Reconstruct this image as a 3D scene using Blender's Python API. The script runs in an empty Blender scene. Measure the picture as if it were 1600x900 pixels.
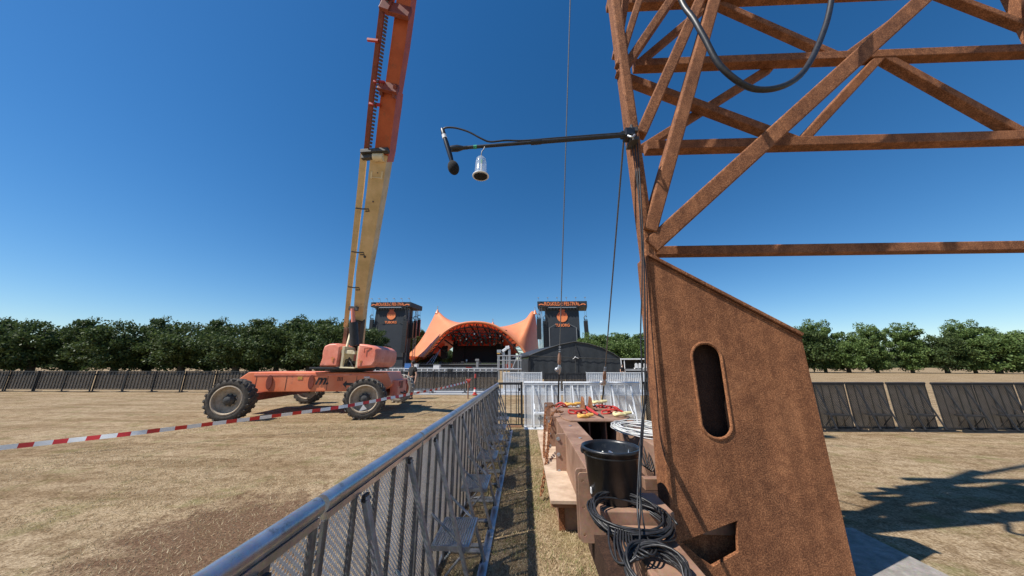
import bpy, bmesh, math, random
import numpy as np
from mathutils import Vector, Matrix, noise
random.seed(7); rng = np.random.default_rng(7)
C = bpy.context.scene.collection
PI = math.pi

# ---------------------------------------------------------------- camera, sky, sun
F = 480.0; H = 1.66
PITCH = math.atan(121/F); YAW = math.atan(20/math.hypot(F, 121))
cam_d = bpy.data.cameras.new('camera'); cam = bpy.data.objects.new('camera', cam_d); C.objects.link(cam)
cam_d.sensor_fit = 'HORIZONTAL'; cam_d.sensor_width = 36; cam_d.lens = F/1600*36
cam_d.clip_start = 0.05; cam_d.clip_end = 4000
cam.location = (0, 0, H); cam.rotation_euler = (PI/2+PITCH, 0, YAW)
bpy.context.scene.camera = cam
FW = Vector((-math.sin(YAW)*math.cos(PITCH), math.cos(YAW)*math.cos(PITCH), math.sin(PITCH)))
RT = Vector((math.cos(YAW), math.sin(YAW), 0)); UP = RT.cross(FW)

SUN_TO = Vector((-0.667, -0.31, 1.0)).normalized()
elev = math.asin(SUN_TO.z); azim = math.atan2(SUN_TO.x, SUN_TO.y)
w = bpy.data.worlds.new('World'); bpy.context.scene.world = w; w.use_nodes = True
nt = w.node_tree; bg = nt.nodes['Background']
sky = nt.nodes.new('ShaderNodeTexSky'); sky.sky_type = 'NISHITA'; sky.sun_disc = False
sky.sun_elevation = elev; sky.sun_rotation = azim; sky.air_density = 1.0; sky.dust_density = 0.15; sky.ozone_density = 3.8
hs = nt.nodes.new('ShaderNodeHueSaturation'); hs.inputs['Saturation'].default_value = 1.3
nt.links.new(sky.outputs[0], hs.inputs['Color']); nt.links.new(hs.outputs[0], bg.inputs[0])
bg.inputs[1].default_value = 0.088
sd = bpy.data.lights.new('sun', 'SUN'); sd.energy = 4.8; sd.angle = math.radians(0.55); sd.color = (1, .95, .87)
so = bpy.data.objects.new('sun', sd); C.objects.link(so)
so.rotation_euler = SUN_TO.to_track_quat('Z', 'Y').to_euler(); so.location = (-20, -10, 40)
vs = bpy.context.scene.view_settings
vs.view_transform = 'Standard'; vs.look = 'None'; vs.exposure = 0.48; vs.gamma = 1
bpy.context.scene.render.engine = 'CYCLES'
bpy.context.scene.cycles.transparent_max_bounces = 24

# ---------------------------------------------------------------- measuring helpers (sight lines of the survey photo)
def sight(px, py): return FW + RT*((px-800)/F) + UP*((450-py)/F)
def PY(px, py, Y):
    d = sight(px, py); return Vector((0, 0, H)) + d*(Y/d.y)
def PZ(px, py, z):
    d = sight(px, py); return Vector((0, 0, H)) + d*((z-H)/d.z)

# ---------------------------------------------------------------- materials
def newmat(name):
    m = bpy.data.materials.new(name); m.use_nodes = True
    return m, m.node_tree, m.node_tree.nodes['Principled BSDF']
def nz(nt, scale, detail=4, rough=.6, vec=None, dist=0):
    n = nt.nodes.new('ShaderNodeTexNoise'); n.inputs['Scale'].default_value = scale
    n.inputs['Detail'].default_value = detail; n.inputs['Roughness'].default_value = rough; n.inputs['Distortion'].default_value = dist
    if vec: nt.links.new(vec, n.inputs['Vector'])
    return n
def ramp(nt, src, stops):
    r = nt.nodes.new('ShaderNodeValToRGB'); cr = r.color_ramp
    while len(cr.elements) < len(stops): cr.elements.new(.5)
    for e, (p, c) in zip(cr.elements, stops): e.position = p; e.color = (*c, 1)
    nt.links.new(src, r.inputs[0]); return r
def mixc(nt, fac, a, b, mode='MIX'):
    m = nt.nodes.new('ShaderNodeMix'); m.data_type = 'RGBA'; m.blend_type = mode
    if isinstance(fac, (int, float)): m.inputs[0].default_value = fac
    else: nt.links.new(fac, m.inputs[0])
    for i, v in ((6, a), (7, b)):
        if isinstance(v, tuple): m.inputs[i].default_value = (*v, 1)
        else: nt.links.new(v, m.inputs[i])
    return m.outputs[2]
def bump(nt, p, src, strength=.4, dist=.01):
    b = nt.nodes.new('ShaderNodeBump'); b.inputs['Strength'].default_value = strength; b.inputs['Distance'].default_value = dist
    nt.links.new(src, b.inputs['Height']); nt.links.new(b.outputs[0], p.inputs['Normal'])
def objco(nt):
    t = nt.nodes.new('ShaderNodeTexCoord'); return t.outputs['Object']
def worn(name, a, b, scale=6, rough=.55, metal=0, bstr=.15, spot=None, spec=.5, fine=60):
    """two-tone worn surface with fine grain"""
    m, nt, p = newmat(name); co = objco(nt)
    n1 = nz(nt, scale, 6, .65, co); r = ramp(nt, n1.outputs[0], [(.35, a), (.68, b)])
    n2 = nz(nt, fine, 3, .6, co); col = mixc(nt, .25, r.outputs[0], n2.outputs[1], 'OVERLAY') if fine else r.outputs[0]
    if spot:
        n3 = nz(nt, scale*1.7, 8, .75, co); r3 = ramp(nt, n3.outputs[0], [(.58, (0, 0, 0)), (.66, (1, 1, 1))])
        col = mixc(nt, r3.outputs[0], col, spot)
    nt.links.new(col, p.inputs['Base Color'])
    p.inputs['Roughness'].default_value = rough; p.inputs['Metallic'].default_value = metal
    p.inputs['Specular IOR Level'].default_value = spec
    bump(nt, p, n2.outputs[0], bstr, .004); return m
def rust(name, dark, mid, light, sc=1.0):
    m, nt, p = newmat(name); co = objco(nt)
    big = nz(nt, 2.2*sc, 6, .6, co); fine = nz(nt, 95*sc, 3, .65, co); mid_ = nz(nt, 14*sc, 5, .7, co, .6)
    r1 = ramp(nt, big.outputs[0], [(.3, dark), (.55, mid), (.78, light)])
    r2 = ramp(nt, fine.outputs[0], [(.34, tuple(c*.6 for c in dark)), (.5, mid), (.62, tuple(min(1, c*1.45) for c in light))])
    c = mixc(nt, .5, r1.outputs[0], r2.outputs[0])
    r3 = ramp(nt, mid_.outputs[0], [(.38, (.55, .5, .5)), (.6, (1, 1, 1))])
    c = mixc(nt, .7, c, r3.outputs[0], 'MULTIPLY')
    # long faint run marks down the steel
    mp = nt.nodes.new('ShaderNodeMapping'); mp.inputs['Scale'].default_value = (9, 9, .5); nt.links.new(co, mp.inputs[0])
    st = nz(nt, 1, 3, .6, mp.outputs[0]); r4 = ramp(nt, st.outputs[0], [(.4, (.62, .6, .6)), (.6, (1, 1, 1))])
    c = mixc(nt, .6, c, r4.outputs[0], 'MULTIPLY')
    nt.links.new(c, p.inputs['Base Color']); p.inputs['Roughness'].default_value = .82; p.inputs['Specular IOR Level'].default_value = .3
    bump(nt, p, fine.outputs[0], .55, .006); return m
M = {}
M['rust'] = rust('rust_steel', (.12, .048, .022), (.29, .118, .050), (.46, .21, .095))
M['rust_dark'] = worn('brown_steel', (.20, .108, .066), (.35, .212, .145), 3.5, .62, 0, .1, (.15, .07, .04), fine=45)
M['rust_shade'] = rust('shaded_steel', (.02, .011, .008), (.05, .025, .016), (.08, .04, .025))  # near-black copy of the rust, with shade painted into its colour
M['alu'] = worn('aluminium', (.42, .44, .47), (.60, .62, .66), 9, .30, .85, .1, (.30, .30, .30))
M['alu_dull'] = worn('weathered_aluminium', (.22, .22, .22), (.40, .40, .40), 12, .5, .55, .2, (.20, .19, .18))
M['alu_white'] = worn('bright_aluminium', (.66, .68, .70), (.82, .84, .86), 8, .45, .15, .1, (.5, .5, .5))
M['black'] = worn('black_paint', (.012, .012, .013), (.03, .03, .032), 14, .5, 0, .1)
M['black_cloth'] = worn('black_canvas', (.016, .019, .023), (.032, .036, .041), 3, .75, 0, .3)
M['tent'] = worn('marquee_canvas', (.016, .020, .024), (.032, .037, .043), 1.2, .6, 0, .2)
M['scrim'] = worn('grey_scrim', (.028, .036, .046), (.038, .047, .058), 1, .85, 0, .1, fine=0)
M['screen'] = worn('screen_face', (.020, .026, .035), (.028, .034, .044), 1, .6, 0, .1, fine=0)
M['rubber'] = worn('black_rubber', (.012, .012, .013), (.028, .028, .03), 30, .45, 0, .2)
M['plastic'] = worn('black_plastic', (.010, .011, .013), (.020, .021, .024), 10, .33, 0, .08, (.05, .05, .052))
M['foam'] = worn('foam', (.006, .006, .006), (.016, .016, .016), 120, .95, 0, .8)
M['tyre'] = worn('dusty_tyre', (.040, .034, .028), (.105, .090, .072), 9, .85, 0, .4)
M['tyre_white'] = worn('pale_dusty_tyre', (.20, .18, .15), (.42, .39, .34), 9, .85, 0, .4)
M['orange'] = worn('faded_orange_paint', (.80, .185, .07), (.88, .28, .13), 1.6, .38, 0, .06, (.50, .17, .10))
M['orange_pale'] = worn('sun_bleached_orange', (.68, .17, .10), (.84, .32, .22), 1.8, .45, 0, .06, (.48, .16, .11))
M['orange_boom'] = worn('boom_orange', (.36, .065, .016), (.50, .11, .035), 2.2, .5, 0, .1, (.30, .08, .03))  # base darkened to paint in shade and lens vignette on the upper boom
M['orange_dark'] = worn('dark_orange_steel', (.16, .035, .018), (.28, .06, .03), 6, .6, 0, .2, (.05, .02, .015))
M['cream'] = worn('cream_paint', (.50, .36, .17), (.68, .50, .27), 2.0, .5, 0, .08, (.40, .28, .13))
M['cream_lt'] = worn('light_cream_paint', (.62, .53, .33), (.76, .66, .45), 4, .5, 0, .08, (.35, .25, .12))
M['ply'] = worn('weathered_plywood', (.36, .25, .17), (.58, .44, .32), 3.6, .8, 0, .2, (.40, .29, .20), fine=120)
M['wood_edge'] = worn('board_edge', (.22, .10, .05), (.40, .22, .12), 9, .8, 0, .3)
M['concrete'] = worn('concrete', (.19, .17, .145), (.32, .29, .255), 12, .9, 0, .6, (.16, .15, .13))
M['mat'] = worn('plastic_flooring', (.26, .265, .27), (.38, .385, .39), 2, .6, 0, .2, (.30, .29, .27))
M['red'] = worn('red_paint', (.36, .028, .022), (.55, .06, .045), 20, .42, 0, .15, (.25, .03, .02))
M['yellow'] = worn('yellow_paint', (.55, .29, .05), (.74, .44, .12), 20, .45, 0, .15, (.45, .22, .05))
M['paleyellow'] = worn('pale_yellow_paint', (.58, .50, .25), (.74, .67, .38), 20, .45, 0, .15, (.5, .4, .2))
M['white'] = worn('white_plastic', (.70, .70, .69), (.82, .82, .81), 8, .5, 0, .1)
M['galv'] = worn('galvanised_steel', (.34, .35, .36), (.55, .56, .58), 30, .42, .7, .2)
M['wire'] = worn('wire_rope', (.10, .10, .10), (.22, .22, .22), 160, .5, .5, .6)
M['skin'] = worn('skin', (.52, .30, .20), (.60, .37, .26), 12, .55, 0, .05)
M['hair'] = worn('hair', (.03, .018, .01), (.05, .03, .02), 60, .8)
M['shirt'] = worn('black_shirt', (.012, .011, .012), (.022, .02, .02), 8, .85)
M['jeans'] = worn('dark_trousers', (.016, .018, .026), (.03, .034, .045), 8, .85)
M['green_tape'] = worn('green_tape', (.02, .28, .17), (.03, .34, .2), 20, .5)
M['blue'] = worn('blue_plastic', (.05, .16, .42), (.08, .22, .55), 5, .5)
M['bark'] = worn('bark', (.06, .045, .03), (.12, .09, .06), 9, .9, 0, .7)
M['signorange'] = worn('orange_lettering', (.88, .24, .08), (.92, .28, .10), 3, .6, fine=0)
M['signred'] = worn('red_orange_lettering', (.52, .10, .04), (.58, .12, .05), 3, .6, fine=0)
M['pelmet'] = worn('red_cloth', (.70, .05, .02), (.85, .09, .04), 1, .8, fine=0)
M['palecable'] = worn('pale_cable', (.40, .40, .39), (.62, .62, .60), 14, .5)
M['dust'] = worn('dusty_rim', (.30, .24, .17), (.50, .41, .31), 7, .8, 0, .2, (.22, .12, .07))
M['hub'] = worn('dark_hub', (.03, .03, .03), (.09, .085, .08), 12, .6, 0, .2)

def tape_mat():
    m, nt, p = newmat('barrier_tape'); uv = nt.nodes.new('ShaderNodeTexCoord')
    s = nt.nodes.new('ShaderNodeSeparateXYZ'); nt.links.new(uv.outputs['UV'], s.inputs[0])
    a = nt.nodes.new('ShaderNodeMath'); a.operation = 'FRACT'; nt.links.new(s.outputs[0], a.inputs[0])
    g = nt.nodes.new('ShaderNodeMath'); g.operation = 'GREATER_THAN'; g.inputs[1].default_value = .55; nt.links.new(a.outputs[0], g.inputs[0])
    nt.links.new(mixc(nt, g.outputs[0], (.82, .82, .80), (.62, .035, .03)), p.inputs['Base Color']); p.inputs['Roughness'].default_value = .4
    return m
M['tape'] = tape_mat()

def mesh_mat(name, ca, cb, metal, kx=2*PI/.0235, thr=.12):
    """punched sheet: staggered round holes that really let light and sight through"""
    m, nt, p = newmat(name); co = objco(nt); s = nt.nodes.new('ShaderNodeSeparateXYZ'); nt.links.new(co, s.inputs[0])
    def mth(op, a, b=None):
        n = nt.nodes.new('ShaderNodeMath'); n.operation = op
        for i, v in enumerate((a, b)):
            if v is None: continue
            if isinstance(v, (int, float)): n.inputs[i].default_value = v
            else: nt.links.new(v, n.inputs[i])
        return n.outputs[0]
    cx = mth('COSINE', mth('MULTIPLY', s.outputs[1], kx)); cz = mth('COSINE', mth('MULTIPLY', s.outputs[2], kx))
    hole = mth('GREATER_THAN', mth('MULTIPLY', cx, cz), thr)
    n = nz(nt, 6, 4, .6, co); r = ramp(nt, n.outputs[0], [(.3, ca), (.7, cb)]); nt.links.new(r.outputs[0], p.inputs['Base Color'])
    p.inputs['Metallic'].default_value = metal; p.inputs['Roughness'].default_value = .5
    tr = nt.nodes.new('ShaderNodeBsdfTransparent'); mx = nt.nodes.new('ShaderNodeMixShader')
    nt.links.new(hole, mx.inputs[0]); nt.links.new(p.outputs[0], mx.inputs[1]); nt.links.new(tr.outputs[0], mx.inputs[2])
    nt.links.new(mx.outputs[0], nt.nodes['Material Output'].inputs['Surface']); return m
M['punched'] = mesh_mat('punched_sheet', (.60, .61, .62), (.76, .77, .78), .1, 2*PI/.026, .04)
M['upright'] = worn('shaded_aluminium', (.10, .10, .105), (.20, .20, .205), 12, .5, .5, .2)  # shaded copy of the aluminium, darkness of the uprights painted in
M['punched_fine'] = mesh_mat('punched_sheet_white', (.50, .53, .56), (.66, .69, .72), .1, 2*PI/.03, .30)
M['punched_black'] = mesh_mat('black_netting', (.02, .02, .022), (.05, .05, .055), 0, 2*PI/.05, .62)

def leaf_mat(name, a, b):
    m, nt, p = newmat(name); g = nt.nodes.new('ShaderNodeNewGeometry')
    r = ramp(nt, g.outputs['Random Per Island'], [(0, a), (1, b)])
    nt.links.new(r.outputs[0], p.inputs['Base Color']); p.inputs['Roughness'].default_value = .55; p.inputs['Specular IOR Level'].default_value = .3
    t = nt.nodes.new('ShaderNodeBsdfTranslucent'); nt.links.new(r.outputs[0], t.inputs[0])
    mx = nt.nodes.new('ShaderNodeMixShader'); mx.inputs[0].default_value = .3
    nt.links.new(p.outputs[0], mx.inputs[1]); nt.links.new(t.outputs[0], mx.inputs[2])
    nt.links.new(mx.outputs[0], nt.nodes['Material Output'].inputs['Surface']); return m
M['leaf'] = leaf_mat('leaves', (.05, .095, .025), (.17, .24, .07))
M['leaf_dark'] = leaf_mat('dark_leaves', (.028, .055, .018), (.11, .15, .045))
M['straw'] = leaf_mat('dry_grass', (.34, .26, .14), (.62, .50, .31))
M['green_blade'] = leaf_mat('green_grass', (.12, .15, .04), (.30, .30, .11))

def ground_mat():
    m, nt, p = newmat('dry_field'); co = objco(nt)
    fine = nz(nt, 38, 6, .75, co); mid = nz(nt, 5.5, 6, .7, co, .4); big = nz(nt, .55, 5, .6, co); g = nz(nt, 1.6, 6, .75, co)
    c = ramp(nt, fine.outputs[0], [(.32, (.11, .075, .045)), (.45, (.29, .21, .125)), (.58, (.49, .38, .25)), (.74, (.64, .53, .38))]).outputs[0]
    c = mixc(nt, .75, c, ramp(nt, mid.outputs[0], [(.38, (.50, .44, .37)), (.55, (1, 1, 1))]).outputs[0], 'MULTIPLY')
    c = mixc(nt, .7, c, ramp(nt, big.outputs[0], [(.36, (.74, .68, .6)), (.6, (1, 1, 1))]).outputs[0], 'MULTIPLY')
    gf = ramp(nt, g.outputs[0], [(.53, (0, 0, 0)), (.68, (.65, .65, .65))]).outputs[0]
    c = mixc(nt, gf, c, (.17, .165, .06))
    mpt = nt.nodes.new('ShaderNodeMapping'); mpt.inputs['Rotation'].default_value = (0, 0, .25); mpt.inputs['Scale'].default_value = (.22, 1.7, 1)
    nt.links.new(co, mpt.inputs[0]); tr = nz(nt, 1.0, 5, .65, mpt.outputs[0], .5)
    c = mixc(nt, .6, c, ramp(nt, tr.outputs[0], [(.40, (.62, .56, .48)), (.52, (1, 1, 1)), (.66, (1.0, .98, .92))]).outputs[0], 'MULTIPLY')
    # worn bare soil along the left of the barrier
    s = nt.nodes.new('ShaderNodeSeparateXYZ'); nt.links.new(co, s.inputs[0])
    mp = nt.nodes.new('ShaderNodeMapping'); mp.inputs['Location'].default_value = (2.9, -3.9, 0); mp.inputs['Scale'].default_value = (.42, .36, 1)
    nt.links.new(co, mp.inputs[0]); ln = nt.nodes.new('ShaderNodeVectorMath'); ln.operation = 'LENGTH'
    mp2 = nt.nodes.new('ShaderNodeMapping'); mp2.inputs['Location'].default_value = (1.25, -1.45, 0); mp2.inputs['Scale'].default_value = (.42, .42, 0)
    nt.links.new(co, mp2.inputs[0]); nt.links.new(mp2.outputs[0], ln.inputs[0])
    ad = nt.nodes.new('ShaderNodeMath'); ad.operation = 'MULTIPLY_ADD'; nt.links.new(mid.outputs[0], ad.inputs[0]); ad.inputs[1].default_value = .9; nt.links.new(ln.outputs[1], ad.inputs[2])
    sf = ramp(nt, ad.outputs[0], [(.75, (.85, .85, .85)), (1.3, (0, 0, 0))]).outputs[0]
    soil = ramp(nt, fine.outputs[0], [(.35, (.06, .032, .02)), (.65, (.20, .115, .07))]).outputs[0]
    c = mixc(nt, sf, c, soil)
    nt.links.new(c, p.inputs['Base Color']); p.inputs['Roughness'].default_value = .95; p.inputs['Specular IOR Level'].default_value = .1
    h = nt.nodes.new('ShaderNodeMath'); h.operation = 'MULTIPLY_ADD'; h.inputs[1].default_value = 1.5
    nt.links.new(mid.outputs[0], h.inputs[0]); nt.links.new(fine.outputs[0], h.inputs[2])
    bump(nt, p, h.outputs[0], .7, .025); return m
M['ground'] = ground_mat()
def canopy_mat():
    m, nt, p = newmat('orange_canvas'); co = objco(nt); n = nz(nt, .25, 4, .6, co)
    r = ramp(nt, n.outputs[0], [(.3, (.86, .29, .13)), (.7, (.90, .35, .17))]); nt.links.new(r.outputs[0], p.inputs['Base Color'])
    p.inputs['Roughness'].default_value = .36
    t = nt.nodes.new('ShaderNodeBsdfTranslucent'); t.inputs[0].default_value = (.75, .10, .03, 1)
    mx = nt.nodes.new('ShaderNodeMixShader'); mx.inputs[0].default_value = .22
    nt.links.new(p.outputs[0], mx.inputs[1]); nt.links.new(t.outputs[0], mx.inputs[2])
    nt.links.new(mx.outputs[0], nt.nodes['Material Output'].inputs['Surface']); return m
M['canopy'] = canopy_mat()
def clear_mat():
    m, nt, p = newmat('clear_plastic')
    p.inputs['Base Color'].default_value = (.9, .95, .95, 1); p.inputs['Roughness'].default_value = .08
    p.inputs['Transmission Weight'].default_value = .3; p.inputs['IOR'].default_value = 1.3; p.inputs['Alpha'].default_value = .16
    return m
M['clear'] = clear_mat()

# ---------------------------------------------------------------- mesh helpers
class MB:
    def __init__(s): s.v = []; s.f = []
    def add(s, vs, fs):
        o = len(s.v); s.v += [Vector(a) for a in vs]; s.f += [tuple(i+o for i in f) for f in fs]; return s
    def box(s, a, b):
        x0, y0, z0 = a; x1, y1, z1 = b
        return s.add([(x0,y0,z0),(x1,y0,z0),(x1,y1,z0),(x0,y1,z0),(x0,y0,z1),(x1,y0,z1),(x1,y1,z1),(x0,y1,z1)],
                     [(3,2,1,0),(4,5,6,7),(0,1,5,4),(1,2,6,5),(2,3,7,6),(3,0,4,7)])
    def cbox(s, c, d): return s.box([c[i]-d[i]/2 for i in range(3)], [c[i]+d[i]/2 for i in range(3)])
    def beam(s, p, q, w, h, up=(0, 0, 1), w2=None, h2=None):
        """rectangular bar p->q; w across, h along 'up'"""
        p, q = Vector(p), Vector(q); d = (q-p).normalized(); up = Vector(up)
        x = d.cross(up)
        if x.length < 1e-4: x = d.cross(Vector((0, 1, 0)))
        x.normalize(); u = x.cross(d)
        w2 = w if w2 is None else w2; h2 = h if h2 is None else h2
        vs = [p-x*w/2-u*h/2, p+x*w/2-u*h/2, p+x*w/2+u*h/2, p-x*w/2+u*h/2, q-x*w2/2-u*h2/2, q+x*w2/2-u*h2/2, q+x*w2/2+u*h2/2, q-x*w2/2+u*h2/2]
        return s.add(vs, [(0,1,2,3),(7,6,5,4),(0,4,5,1),(1,5,6,2),(2,6,7,3),(3,7,4,0)])
    def tube(s, pts, r, n=8, closed=False):
        pts = [Vector(p) for p in pts]; k = len(pts); rs = r if isinstance(r, (list, tuple)) else [r]*k
        prev = None; vs = []
        for i, p in enumerate(pts):
            if closed: d = pts[(i+1) % k]-pts[i-1]
            else: d = pts[min(i+1, k-1)]-pts[max(i-1, 0)]
            if d.length < 1e-9: d = Vector((0, 0, 1))
            d.normalize()
            if prev is None:
                a = Vector((0, 0, 1)) if abs(d.z) < .9 else Vector((0, 1, 0)); x = d.cross(a).normalized()
            else:
                x = prev-d*prev.dot(d)
                x = x.normalized() if x.length > 1e-6 else d.orthogonal().normalized()
            prev = x; y = d.cross(x)
            for j in range(n):
                t = 2*PI*j/n; vs.append(p+(x*math.cos(t)+y*math.sin(t))*rs[i])
        fs = []
        for i in range(k if closed else k-1):
            a = i*n; b = ((i+1) % k)*n
            for j in range(n): fs.append((a+j, a+(j+1) % n, b+(j+1) % n, b+j))
        if not closed: fs += [tuple(range(n-1, -1, -1)), tuple((k-1)*n+j for j in range(n))]
        return s.add(vs, fs)
    def lathe(s, prof, c=(0, 0, 0), axis='Z', n=32, cap=True):
        """prof: list of (r, h)"""
        c = Vector(c); vs = []
        for r, h in prof:
            for j in range(n):
                t = 2*PI*j/n; a, b = r*math.cos(t), r*math.sin(t)
                vs.append(c+(Vector((a, b, h)) if axis == 'Z' else Vector((a, h, -b)) if axis == 'Y' else Vector((h, a, b))))
        fs = [(i*n+j, i*n+(j+1) % n, (i+1)*n+(j+1) % n, (i+1)*n+j) for i in range(len(prof)-1) for j in range(n)]
        if cap: fs += [tuple(range(n-1, -1, -1)), tuple((len(prof)-1)*n+j for j in range(n))]
        return s.add(vs, fs)
    def ball(s, c, r, n=12, m=8):
        r = r if isinstance(r, (tuple, list)) else (r, r, r); c = Vector(c)
        vs = [c+Vector((0, 0, r[2]))]
        for i in range(1, m):
            a = PI*i/m
            for j in range(n):
                t = 2*PI*j/n; vs.append(c+Vector((r[0]*math.sin(a)*math.cos(t), r[1]*math.sin(a)*math.sin(t), r[2]*math.cos(a))))
        vs.append(c-Vector((0, 0, r[2]))); L = len(vs)-1
        fs = [(0, 1+j, 1+(j+1) % n) for j in range(n)]
        for i in range(m-2):
            a = 1+i*n; fs += [(a+j, a+n+j, a+n+(j+1) % n, a+(j+1) % n) for j in range(n)]
        a = 1+(m-2)*n; fs += [(a+j, L, a+(j+1) % n) for j in range(n)]
        return s.add(vs, fs)
    def prism(s, poly, off):
        """closed outline (list of 3D points) pushed along off"""
        n = len(poly); off = Vector(off); a = [Vector(p) for p in poly]
        return s.add(a+[p+off for p in a], [tuple(range(n)), tuple(range(2*n-1, n-1, -1))]+[(i, i+n, (i+1) % n+n, (i+1) % n) for i in range(n)])
    def build(s, name, m, parent=None, smooth=False, bevel=0, rot=None):
        me = bpy.data.meshes.new(name); me.from_pydata([tuple(v) for v in s.v], [], s.f)
        bm = bmesh.new(); bm.from_mesh(me); bmesh.ops.recalc_face_normals(bm, faces=bm.faces); bm.to_mesh(me); bm.free()
        return link(name, me, m, parent, smooth, bevel)
ROOT = {}
def link(name, me, m, parent=None, smooth=False, bevel=0):
    o = bpy.data.objects.new(name, me); C.objects.link(o)
    if m: me.materials.append(M[m] if isinstance(m, str) else m)
    if smooth:
        me.polygons.foreach_set('use_smooth', [True]*len(me.polygons))
        if smooth != 'full':
            try: me.set_sharp_from_angle(angle=math.radians(40))
            except Exception: pass
    if parent:
        o.parent = parent
        if parent.name in ROOT: o.matrix_parent_inverse = Matrix.Translation(-ROOT[parent.name])
    if bevel:
        b = o.modifiers.new('bevel', 'BEVEL'); b.width = bevel; b.segments = 2; b.limit_method = 'ANGLE'
    return o
def tag(o, label=None, cat=None, group=None, kind=None):
    if label: o['label'] = label
    if cat: o['category'] = cat
    if group: o['group'] = group
    if kind: o['kind'] = kind
    return o
def thing(name, label, cat, loc=(0, 0, 0), rz=0, group=None, world=True):
    """Empty at the thing's base. world=True: its parts are given in world coordinates"""
    o = bpy.data.objects.new(name, None); C.objects.link(o); o.location = loc; o.rotation_euler.z = rz; o.empty_display_size = .2
    if world: ROOT[o.name] = Vector(loc)
    return tag(o, label, cat, group)
def dup(root, loc, rz=0, label=None, group=None, scale=None):
    def cp(o, par):
        c = o.copy(); C.objects.link(c)
        if par is not None: c.parent = par
        for ch in kids.get(o.name, []): cp(ch, c)
        return c
    kids = {}
    st = [root]
    while st:
        o = st.pop()
        kids[o.name] = list(o.children); st += kids[o.name]
    r = cp(root, None); r.location = loc; r.rotation_euler.z = rz
    if scale: r.scale = scale
    if label: r['label'] = label
    if group: r['group'] = group
    return r
def spline(pts, n=8):
    """Catmull-Rom through points"""
    P = [Vector(p) for p in pts]; P = [P[0]*2-P[1]]+P+[P[-1]*2-P[-2]]; out = []
    for i in range(1, len(P)-2):
        for k in range(n):
            t = k/n; a, b, c, d = P[i-1:i+3]
            out.append(.5*((2*b)+(-a+c)*t+(2*a-5*b+4*c-d)*t*t+(-a+3*b-3*c+d)*t**3))
    out.append(P[-2]); return out
def text_mesh(s, size, depth, shear=0, bold=0):
    cu = bpy.data.curves.new('txt', 'FONT'); cu.body = s; cu.size = size; cu.extrude = depth; cu.shear = shear; cu.offset = bold
    cu.align_x = 'CENTER'; cu.align_y = 'CENTER'; cu.resolution_u = 3
    o = bpy.data.objects.new('txt', cu); C.objects.link(o); dg = bpy.context.evaluated_depsgraph_get()
    me = bpy.data.meshes.new_from_object(o.evaluated_get(dg)); bpy.data.objects.remove(o); bpy.data.curves.remove(cu); return me
def plate_mesh(outer, holes, depth):
    """flat plate in its XZ plane with real holes; depth = thickness, pushed to +Y"""
    cu = bpy.data.curves.new('pl', 'CURVE'); cu.dimensions = '2D'; cu.fill_mode = 'BOTH'; cu.extrude = depth/2
    for poly in [outer]+holes:
        sp = cu.splines.new('POLY'); sp.points.add(len(poly)-1); sp.use_cyclic_u = True
        for p, (x, z) in zip(sp.points, poly): p.co = (x, z, 0, 1)
    o = bpy.data.objects.new('pl', cu); C.objects.link(o); dg = bpy.context.evaluated_depsgraph_get()
    me = bpy.data.meshes.new_from_object(o.evaluated_get(dg)); bpy.data.objects.remove(o); bpy.data.curves.remove(cu)
    me.transform(Matrix.Rotation(PI/2, 4, 'X')); return me
ORD = ['first', 'second', 'third', 'fourth', 'fifth', 'sixth', 'seventh', 'eighth', 'ninth', 'tenth', 'eleventh', 'twelfth', 'thirteenth', 'fourteenth', 'fifteenth', 'sixteenth', 'seventeenth', 'eighteenth', 'nineteenth', 'twentieth']

# ---------------------------------------------------------------- ground
mb = MB(); N = 60
gv = []
R = 1500
mb.add([(-R, -60, 0), (R, -60, 0), (R, 2400, 0), (-R, 2400, 0)], [(0, 1, 2, 3)])
tag(mb.build('ground', 'ground'), kind='structure')
mb = MB().box((-8, 18.6, -.05), (13, 23.5, .03)); tag(mb.build('path', 'mat'), kind='structure')

def blades(name, n, area, mat, hmin, hmax, wid, dens=None):
    x0, x1, y0, y1 = area
    x = rng.uniform(x0, x1, n); y = y0+(y1-y0)*rng.uniform(0, 1, n)**1.5
    if dens is not None:
        k = np.array([noise.noise(Vector((a*dens[0], b*dens[0], 3.3))) > dens[1]+random.uniform(-.15, .15) for a, b in zip(x, y)]); x, y = x[k], y[k]; n = len(x)
    a = rng.uniform(0, 2*PI, n); h = rng.uniform(hmin, hmax, n); lean = rng.uniform(.3, 1.7, n)*h; la = rng.uniform(0, 2*PI, n)
    ww = wid*rng.uniform(.6, 1.3, n)*(1+.08*np.maximum(0, y-3))
    v = np.zeros((n, 3, 3)); dx, dy = np.cos(a)*ww, np.sin(a)*ww
    v[:, 0] = np.stack([x-dx, y-dy, np.full(n, .0)], 1); v[:, 1] = np.stack([x+dx, y+dy, np.full(n, .0)], 1)
    v[:, 2] = np.stack([x+np.cos(la)*lean, y+np.sin(la)*lean, h], 1)
    me = bpy.data.meshes.new(name); me.vertices.add(3*n); me.vertices.foreach_set('co', v.reshape(-1)); me.loops.add(3*n)
    me.loops.foreach_set('vertex_index', np.arange(3*n)); me.polygons.add(n); me.polygons.foreach_set('loop_start', np.arange(n)*3); me.polygons.foreach_set('loop_total', np.full(n, 3))
    me.update(); me.validate(); return link(name, me, mat)
tag(blades('dry_grass', 60000, (-.85, 1.3, 2.2, 9.2), 'straw', .008, .035, .003), 'short trampled straw coloured grass beside the barriers and steel ballast', 'grass', kind='stuff')
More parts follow.
